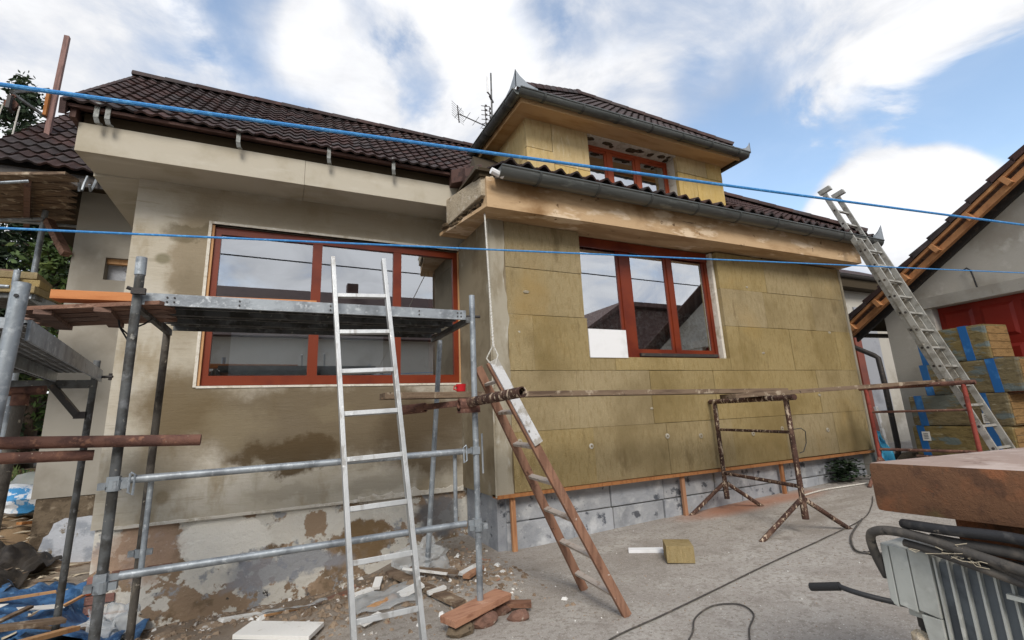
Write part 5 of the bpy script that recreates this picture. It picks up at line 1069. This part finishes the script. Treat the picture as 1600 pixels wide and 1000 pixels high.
# cables on the yard
def ground_cable(pts, r, lab, m='black_pale'): return hose('cable', [(x, y, gz(x, y) + r + .006) for x, y in pts], r, M[m], lab, 'cable', 8)
ground_cable([(1.7, 2.75), (2.04, 2.98), (2.6, 3.10), (3.15, 3.2), (4.2, 3.38), (5.2, 3.53), (6.28, 3.72), (7.0, 4.0), (7.6, 4.3)], .0055, 'thin dark cable running straight across the yard to the trestle')
ground_cable([(2.75, 2.45), (2.95, 2.62), (3.17, 2.76), (3.22, 2.93), (3.05, 3.02), (2.80, 2.95), (2.62, 2.80), (2.50, 2.72)], .0055, 'dark cable lying in a loop at the bottom of the yard')
ground_cable([(6.28, 3.72), (5.6, 3.45), (5.2, 3.22), (5.05, 3.06), (5.2, 2.9)], .009, 'short cable branching to the plug behind the motor')
g = G(); g.tube((5.12, 3.02, .06), (5.05, 2.88, .07), .035, 12); g.tube((5.05, 2.88, .07), (5.01, 2.80, .075), .024, 10); g.tube((5.13, 3.05, .058), (5.15, 3.09, .055), .02, 10); o = g.build('cable_plug', M['black'], smooth=True); tag(o, 'dark cable plug lying on the yard left of the motor', 'plug')
ground_cable([(7.0, 4.95), (7.6, 5.0), (8.3, 4.9), (9.2, 4.75)], .012, 'pale cable curving past the weeds at the wall foot', 'cord')
# weeds
g = G(); rr = random.Random(2)
for i in range(420):
    x = 8.55 + rr.gauss(0, .16); y = 5.18 + rr.gauss(0, .09); z0 = gz(x, y); h = rr.uniform(.04, .34); a = rr.uniform(0, 6.28); l = .05
    c = Vector((x, y, z0 + h)); d = Vector((math.cos(a), math.sin(a), rr.uniform(-.5, .5))) * l; e = Vector((-math.sin(a), math.cos(a), rr.uniform(-.4, .4))) * l * .5
    g.add([c - d, c + e, c + d, c - e], [(0, 1, 2, 3)])
o = g.build('weeds', M['leaf_dark']); tag(o, kind='stuff')
# turquoise bag behind the far right trestle
o = sheet('plastic_bag', M['blue_bag'], None, 16, 14, lambda u, v: (9.35 + (u - .15) * .62 * (1 - v) * (1.0) + .02 * math.sin(v * 14 + u * 6), 5.02 - .05 * math.sin(u * 7 + v * 3) + .05 * mn.noise(Vector((u * 5, v * 5, 1))), .16 + .78 * v + .03 * mn.noise(Vector((u * 6, v * 6, 4)))), .012); tag(o, 'turquoise plastic bag standing behind the far right trestle', 'bag')
v, f = lump((9.75, 5.0, .28), .16, 2, .3, (1.4, .8, .7), 33); o = G().add(v, f).build('plastic_bag', M['blue_bag'], smooth=True); tag(o, 'crumpled turquoise bag lying right of the standing one', 'bag')
o = G().bar((10.15, 5.3, .2), (10.1, 5.35, 1.35), .07, .04, (0, 1, 0)).build('pale_post', M['old_white']); tag(o, 'pale timber post leaning before the downpipe', 'post')
for i, (x, y, r) in enumerate([(10.6, 5.2, .22), (10.75, 4.7, .26), (10.5, 4.95, .16)]):
    v, f = lump((x, y, .3 + .2 * (i == 1)), r, 2, .35, (1, 1, 1), i + 50); o = G().add(v, f).build('rubble_stone', M['old_wall_foot']); tag(o, ['broken stone below the downpipe', 'larger broken masonry lump against the garage corner', 'smaller masonry lump in front of the garage corner'][i], 'stone')

# ------------------------------------------------------------------ left edge: spoil, tarps, bags, racks
def drape(x0, x1, y0, y1, h, seed, fold=.08): return lambda u, v: (x0 + (x1 - x0) * u + .05 * mn.noise(Vector((u * 5, v * 5, seed))), y0 + (y1 - y0) * v, gz(x0 + (x1 - x0) * u, y0 + (y1 - y0) * v) + h + fold * mn.noise(Vector((u * 7 + seed, v * 2.4, seed))) + fold * .5 * mn.noise(Vector((u * 16, v * 14, seed + 3))))
o = sheet('blue_tarp', M['blue_tarp'], None, 40, 24, drape(-2.6, -1.05, 5.15, 6.9, .07, 4, .12), .003); tag(o, 'crumpled blue tarpaulin on the ground at the lower left corner', 'tarpaulin')
o = sheet('dark_sheet', M['dark_tarp'], None, 40, 24, drape(-3.3, -2.25, 6.3, 8.0, .07, 9, .14), .004); tag(o, 'dark weathered sheet lying on the spoil heap at the left edge', 'sheet')
o = sheet('film_sheet', M['film'], None, 20, 16, lambda u, v: (-1.30 + .30 * u - .05 * v + .08 * mn.noise(Vector((v * 5, u * 5, 7))), 5.35 + .25 * v, gz(-1.2, 5.4) + .08 + .20 * v + .13 * mn.noise(Vector((u * 4, v * 4, 2)))), .003); tag(o, 'clear plastic film propped at the foot of the left pole', 'plastic film')
for i, (x, y, z, r, s, lab) in enumerate([(-3.05, 9.0, .0, .42, (1.3, .8, .5), 'blue and white printed sack on the spoil heap, nearer one'), (-3.1, 9.5, .12, .34, (1.1, .8, .7), 'pale plastic sack behind the printed sack')]):
    v, f = lump((x, y, gz(x, y) + .12 + z), r, 3, .3, s, i + 60); o = G().add(v, f).build('sack', M['bag_print'] if i == 0 else M['film'], smooth=True); tag(o, lab, 'sack')
for i, (p, q, w, m, lab) in enumerate([((-2.0, 4.7, .12), (-1.35, 5.6, .16), .08, 'grey_plank', 'grey lath lying on the blue tarpaulin'), ((-2.0, 5.0, .18), (-1.45, 5.35, .2), .12, 'grey_plank', 'pale broken board on the blue tarpaulin'), ((-1.65, 4.6, .15), (-1.3, 5.1, .16), .07, 'bare_wood_edge', 'light wood splinter at the lower left'), ((-2.85, 8.4, .1), (-2.7, 8.6, .1), .09, 'timber', 'small orange wood block below the printed sack')]):
    scrap('wood_piece', M[m], p, q, w, .03, lab, 'wood piece', 'wood pieces at the left edge')
for i in range(9):   # more litter over the tarpaulin
    x = -2.25 + i * .125; y = 5.35 + (i * 37 % 11) * .1; a = R(20 + i * 47 % 90); l = .14 + .05 * (i % 4); d = Vector((math.cos(a), math.sin(a), 0)) * l
    c = Vector((x, y, .12)); q = scrap(('splinter_board', 'paper_scrap', 'wood_lath')[i % 3], M[('grey_plank', 'paper', 'bare_wood_edge')[i % 3]], c - d, c + d + Vector((0, 0, .04)), (.05, .16, .03)[i % 3], (.02, .004, .02)[i % 3], ('grey splinter board', 'pale paper scrap', 'light wood lath')[i % 3] + ' on the blue tarpaulin, ' + ('farthest left of the three', 'middle one of the three', 'nearest the scaffold pole')[i // 3], ('board', 'paper', 'lath')[i % 3], 'scraps on the blue tarpaulin: ' + ('boards', 'papers', 'laths')[i % 3], 0)
g = G(); rr = random.Random(21)
for i in range(700):   # splinters and clods on the spoil heap
    x = rr.uniform(-4.4, -1.7); y = rr.uniform(5.0, 9.6); z = gz(x, y); l = rr.uniform(.02, .12); a = rr.uniform(-.5, 1.0); w = rr.uniform(.006, .02)
    d = Vector((math.cos(a) * l, math.sin(a) * l, rr.uniform(-.02, .03))); e = Vector((-math.sin(a) * w, math.cos(a) * w, 0)); c = Vector((x, y, z + .012))
    g.m = 0 if rr.random() < .6 else 1
    g.add([c - d - e, c + d - e, c + d + e, c - d + e, c + Vector((0, 0, w))], [(0, 1, 4), (1, 2, 4), (2, 3, 4), (3, 0, 4)])
o = g.build('splinters', [M['straw'], M['grey_plank']]); tag(o, kind='stuff')
# rack of stacked boards and a tube railing in the far left background
rk = thing('board_stack', 'stack of grey boards under the rusty tubes at the left edge', 'board stack', (-4.3, 11, 0))
for i in range(5): G().bar((-5.6, 10.9 - .03 * i, .78 + .14 * i), (-3.6, 11.4 - .02 * i, .80 + .14 * i), .35, .05).build('board', M['grey_plank'] if i % 2 else M['galv_dark'], rk)
for x in (-5.2, -4.0): G().box(x, x + .12, 10.9, 11.4, .2, .76).build('bearer', M['old_plank'], rk)
ra = thing('rack', 'light metal rack with rails standing before the trees at the left', 'rack', (-5.5, 15, 0))
for z in (1.55, 1.85, 2.3): G().tube((-8, 14.6, z), (-4.1, 15.2, z + .02), .03, 8).build('rail', M['galv'], ra, smooth=True)
for x in (-6.6, -5.35, -4.6): G().tube((x, 14.9 + (x + 5) * .15, .4), (x, 14.9 + (x + 5) * .15, 2.35), .035, 8).build('post', M['galv'], ra, smooth=True)
G().bar((-6.6, 14.8, 1.0), (-5.7, 14.95, 2.2), .10, .10).build('brace', M['rust_red'], ra)
g = G(); g.box(-8, -4.2, 15.0, 15.5, .95, 1.1); g.build('load', M['timber'], ra); box('sheet_stack', M['blue_tarp'], ra, -7.5, -4.3, 15.02, 15.6, 1.11, 1.5)

# scaffold with boards under the left eaves
rs = thing('rear_scaffold', 'plank-decked scaffold under the left eaves in front of the dark trees', 'scaffold', (-3.2, 8, 0))
standard(rs, (-3.10, 8.3, .0), (-3.10, 8.3, 4.6), .034); standard(rs, (-3.6, 6.9, .0), (-3.6, 6.9, 4.5), .028, M['galv_dark'])
for k in range(7): G().bar((-5.2, 8.15 + k * .235, 4.56), (-2.45 - .075 * k, 7.06 + k * .235, 4.56), .205, .035).build('plank', M['grey_plank'], rs)
for t in (.1, .45, .8): G().bar((-5.0 + 2.4 * t + .15, 8.05 - .95 * t, 4.50), (-5.0 + 2.4 * t - .45, 9.75 - .95 * t, 4.50), .06, .08).build('bearer', M['old_plank'], rs)
G().tube((-4.3, 6.6, 3.8), (-2.85, 7.1, 4.45), .018, 8).build('brace', M['galv'], rs, smooth=True); G().tube((-4.4, 7.6, 3.9), (-3.1, 8.25, 4.40), .024, 8).build('brace', M['galv'], rs, smooth=True); G().bar((-3.05, 8.3, 4.40), (-2.70, 8.0, 3.85), .10, .08).build('brace', M['old_plank'], rs)
G().tube((-4.4, 8.38, 4.36), (-2.7, 8.42, 4.40), .022, 8).build('ledger', M['galv'], rs, smooth=True)
ys = thing('slab_deck', 'steel scaffold deck carrying the yellow wool slabs at the left edge', 'scaffold deck', (-3, 7.0, 3))
G().box(-4.2, -2.46, 6.7, 7.3, 2.94, 2.99).build('deck', M['galv_dark'], ys); standard(ys, (-2.63, 6.68, 0), (-2.63, 6.68, 3.24), .03); standard(ys, (-3.4, 6.68, 0), (-3.4, 6.68, 3.1), .03)
G().tube((-4.2, 6.66, 3.06), (-2.66, 6.66, 3.05), .02, 8).build('rail', M['galv'], ys, smooth=True); G().bar((-2.5, 6.7, 3.0), (-2.42, 7.3, 2.9), .03, .12).build('deck_rim', M['galv'], ys)
for k, lab in enumerate(('lowest yellow wool slab on the left scaffold', 'middle yellow wool slab on the left scaffold', 'top yellow wool slab on the left scaffold, lying askew')):
    o = box('wool_slab', M['wool'], None, -.85, .85, -.3, .3, 0, .078, bevel=.012); o.location = (-3.28 - .05 * k + .03 * (k == 1), 7.0, 2.995 + .083 * k); o.rotation_euler = (0, R(-1.5) if k == 2 else 0, R(-4 + 5 * k)); tag(o, lab, 'wool slab', 'yellow wool slabs on the left scaffold')
o = G().bar((-2.95, 6.9, 3.27), (-2.70, 6.85, 3.25), .10, .05).build('wood_block', M['old_plank']); tag(o, 'small reddish wood block on the yellow wool slabs', 'wood block')

# hoist pole, bracket and pulley above the left roof
hp = thing('hoist', 'leaning timber hoist pole with steel bracket above the left roof', 'hoist', (-3.1, 8.6, 5))
G().bar((-3.33, 8.55, 5.75), (-3.33, 8.6, 7.56), .062, .062).build('pole', M['hoist_wood'], hp)
G().box(-3.40, -3.362, 8.48, 8.60, 6.10, 6.50).build('clamp_plate', M['timber'], hp)
g = G(); g.bar((-3.40, 8.55, 6.56), (-3.70, 8.3, 6.26), .04, .04); g.bar((-3.70, 8.3, 6.26), (-3.38, 8.55, 6.10), .04, .03); g.build('bracket', M['galv_dark'], hp)
pu = thing('pulley', 'small rusty pulley hanging from the hoist bracket with its rope', 'pulley', (-3.66, 8.3, 6.3))
g = G(); g.tube((-3.66, 8.27, 6.06), (-3.66, 8.33, 6.06), .075, 16); g.path([(-3.66, 8.3, 6.22), (-3.69, 8.3, 6.20), (-3.66, 8.3, 6.16), (-3.63, 8.3, 6.20), (-3.66, 8.3, 6.22)], .012, 6); g.build('wheel', M['rust'], pu, smooth=True)
G().bar((-3.66, 8.28, 6.16), (-3.66, 8.28, 5.96), .04, .16).build('cheek', M['dust_steel'], pu)
for dx, zb in ((-.085, 5.3), (.085, 5.35)): G().path([(-3.66 + dx, 8.3, 6.06), (-3.66 + dx * 1.2 - .03, 8.3, 5.6), (-3.66 + dx - .06, 8.3, zb)], .010, 6).build('hoist_rope', M['cord'], pu)

# aerial mast behind the dormer
am = thing('antenna_mast', 'television aerial mast with antennas behind the dormer gutter', 'antenna', (3.45, 7.7, 6.6))
mast = Vector((3.52, 7.75, 0)); tube('mast', M['galv_dark'], am, (3.50, 7.75, 6.2), (3.52, 7.75, 8.36), .018, 8); tube('whip', M['white_board'], am, (3.42, 7.72, 7.86), (3.42, 7.72, 8.22), .022, 8)
g = G(); g.bar((3.42, 7.72, 7.86), (3.52, 7.75, 7.80), .02, .02); g.bar((3.45, 7.7, 7.78), (3.56, 7.78, 7.70), .03, .04); g.build('clamp', M['dust_steel'], am)
g = G(); g.tube((2.88, 8.0, 7.42), (3.55, 7.8, 7.10), .011, 6)
for t in (.0, .25, .5, .72, .9):
    c = Vector((2.88, 8.0, 7.42)).lerp(Vector((3.55, 7.8, 7.10)), t); g.tube(c + Vector((.0, -.35, -.02)) * (.6 - .2 * t), c + Vector((0, .35, .05)) * (.6 - .2 * t), .005, 5)
g.tube((2.87, 8.0, 7.60), (2.90, 8.0, 7.22), .012, 6)
for k in range(7): g.tube((2.70, 7.85, 7.26 + k * .05), (3.06, 8.16, 7.30 + k * .05), .004, 4)
g.build('grid_antenna', M['dust_steel'], am)
g = G(); g.tube((3.36, 7.7, 6.95), (3.34, 7.7, 7.52), .01, 6); g.tube((3.46, 7.7, 6.95), (3.44, 7.7, 7.5), .01, 6)
for k in range(6): z = 7.0 + k * .1; g.tube((3.26, 7.7, z), (3.44, 7.68, z + .01), .007, 5); g.obox((3.36, 7.69, z + .02), (.02, 0, 0), (0, .01, 0), (0, 0, .018)); g.obox((3.45, 7.69, z - .02), (.018, 0, 0), (0, .01, 0), (0, 0, .02))
g.build('dipole_array', M['dust_steel'], am)
g = G(); vs = [(3.66, 7.9, 7.28)]; n = 16
for i in range(n): vs.append((3.66 + .17 * math.cos(2 * math.pi * i / n), 7.84 + .03 * math.cos(2 * math.pi * i / n), 7.30 + .19 * math.sin(2 * math.pi * i / n)))
g.add(vs, [(0, 1 + i, 1 + (i + 1) % n) for i in range(n)]); g.path([(3.56, 7.76, 7.2), (3.62, 7.7, 7.12), (3.7, 7.65, 7.15)], .012, 6); g.obox((3.7, 7.64, 7.16), (.03, 0, 0), (0, .03, 0), (0, 0, .03)); g.build('dish', M['white_wall'], am)

# ------------------------------------------------------------------ trees behind the left side
def conifer(x, y, h, rad, seed, lab, m='leaf_dark', n=5200, leafy=False):
    t = thing('conifer' if not leafy else 'broadleaf_tree', lab, 'tree', (x, y, 0), 'trees behind the left side')
    rr = random.Random(seed); z0 = gz(x, y)
    G().tube((x, y, z0 - .2), (x, y, h * .97), .16, 9, .02).build('trunk', M['bark'], t, smooth=True)
    g = G(); lim = G()
    nb = 95 if not leafy else 60
    for b in range(nb):
        tt = (b + rr.random()) / nb; zb = z0 + .6 + (h - 1.0) * tt
        L_ = rad * ((1 - tt) ** .75 + .06) * rr.uniform(.6, 1.15) if not leafy else rad * (.45 + .9 * math.sin(math.pi * min(1, tt * .9 + .12))) * rr.uniform(.5, 1.1)
        a = rr.uniform(0, 6.283); dr_ = rr.uniform(-.45, -.12) if not leafy else rr.uniform(0, .7)
        d = Vector((math.cos(a), math.sin(a), dr_)); p0 = Vector((x, y, zb)); p1 = p0 + d * L_
        lim.tube(p0, p1, .025, 5, .006, False)
        for k in range(n // nb):
            s = rr.uniform(.12, 1.0) ** .7; c = p0 + d * L_ * s + Vector((rr.gauss(0, .10), rr.gauss(0, .10), rr.gauss(0, .08) - .06 * s)) * (1 + L_ * .35)
            sz = rr.uniform(.045, .10) * (1 if not leafy else .9); e1 = Vector((rr.gauss(0, 1), rr.gauss(0, 1), rr.gauss(-.3, .6))).normalized(); e2 = e1.cross(Vector((rr.gauss(0, 1), rr.gauss(0, 1), rr.gauss(0, 1)))).normalized()
            g.add([c - e1 * sz, c + e2 * sz * .45, c + e1 * sz, c - e2 * sz * .45], [(0, 1, 2, 3)])
    lim.build('limbs', M['bark'], t); o = g.build('crown', M[m], t)
conifer(-6.25, 14.5, 9.7, 1.9, 1, 'dark conifer whose tip shows behind the pulley', n=9000)
conifer(-4.9, 13.2, 6.4, 1.6, 2, 'dark conifer filling the gap right of the rear scaffold pole', n=9000)
conifer(-5.9, 12.6, 5.9, 1.5, 3, 'dark conifer at the left edge beneath the rear planks', n=8000)
conifer(-5.9, 17.0, 8.0, 2.4, 5, 'taller dark conifer farther back behind the gable', n=7000)
conifer(-4.1, 11.8, 4.6, .75, 4, 'yellow-green shrub beside the set-back wall', m='leaf_mid', n=3000, leafy=True)
conifer(-5.0, 11.6, 3.6, 1.3, 8, 'low dark evergreen behind the steel prop at the left', n=7000)
g = G(); rr = random.Random(6)
for i in range(900):
    x = rr.uniform(-4.4, -3.0); y = rr.uniform(9.3, 10.6); z = gz(x, y) + rr.uniform(0, .18); a = rr.uniform(0, 6.28); l = .06
    g.add([(x - .012, y, z), (x + .012, y, z), (x + math.cos(a) * l * .5, y + math.sin(a) * l * .5, z + l * 1.6)], [(0, 1, 2)])
o = g.build('grass', M['grass']); tag(o, kind='stuff')

# ------------------------------------------------------------------ houses across the yard, seen mirrored in the panes
def far_house(name, lab, x0, x1, y, z_e, z_r, dp, gable=False):
    t = thing(name, lab, 'house', ((x0 + x1) / 2, y, 0))
    G().box(x0, x1, y - dp, y, -.5, z_e).build('wall', M['house_wall'], t)
    if gable:
        xm = (x0 + x1) / 2; k = x0 + (z_r - z_e) / .67; k2 = x1 - (z_r - z_e) / .67; G().prism([(x0 - .4, y + .4, z_e - .1), (k, y + .4, z_r), (k2, y + .4, z_r), (x1 + .4, y + .4, z_e - .1), (x1 + .4, y + .4, z_e - .25), (k2, y + .4, z_r - .2), (k, y + .4, z_r - .2), (x0 - .4, y + .4, z_e - .25)], (0, -dp - .8, 0)).build('roof', M['dark_roof'], t)
        G().prism([(x0, y - .001, z_e), (x1, y - .001, z_e), (k2, y - .001, z_r - .25), (k, y - .001, z_r - .25)], (0, -dp + .1, 0)).build('gable', M['dark_roof'], t)
    else:
        r_ = G().prism([(x0 - .4, y + .5, z_e - .05), (x0 - .4, y - dp / 2, z_r), (x0 - .4, y - dp - .5, z_e - .05)], (x1 - x0 + .8, 0, 0)).build('roof', M['dark_roof'], t)
        G().box((x0 * .4 + x1 * .6), (x0 * .4 + x1 * .6) + .5, y - dp / 2 - .25, y - dp / 2 + .25, z_r - .3, z_r + .45).build('chimney', M['dark_roof'], r_)
    for i in range(int((x1 - x0) / 2.6)):
        wx = x0 + 1 + i * 2.6; f = G().box(wx, wx + 1.1, y + .002, y + .05, 1.1, 2.5).build('window', M['old_white'], t); G().box(wx + .08, wx + 1.02, y + .051, y + .058, 1.18, 2.42).build('pane', GLASS2, f)
far_house('neighbour_house', 'low pale neighbour house with dark roof across the yard, mirrored in the left window', -6.5, 8.6, -7, 4.75, 7.5, 7)
far_house('neighbour_gable', 'dark roofed neighbour house standing gable end on across the yard, mirrored in the right window', 10.6, 23, -7, 4.0, 6.5, 9, True)
# far hedge and open ground in the distance need no more than the ground sheet
o = G().path([Vector((-30 + 70 * t / 40, -3.0, 6.9 - .4 * math.sin(math.pi * t / 40) - .012 * (-30 + 70 * t / 40))) for t in range(41)], .022, 6).build('overhead_cable', M['black']); tag(o, 'black overhead cable across the yard, mirrored as a dark line in the panes', 'cable')
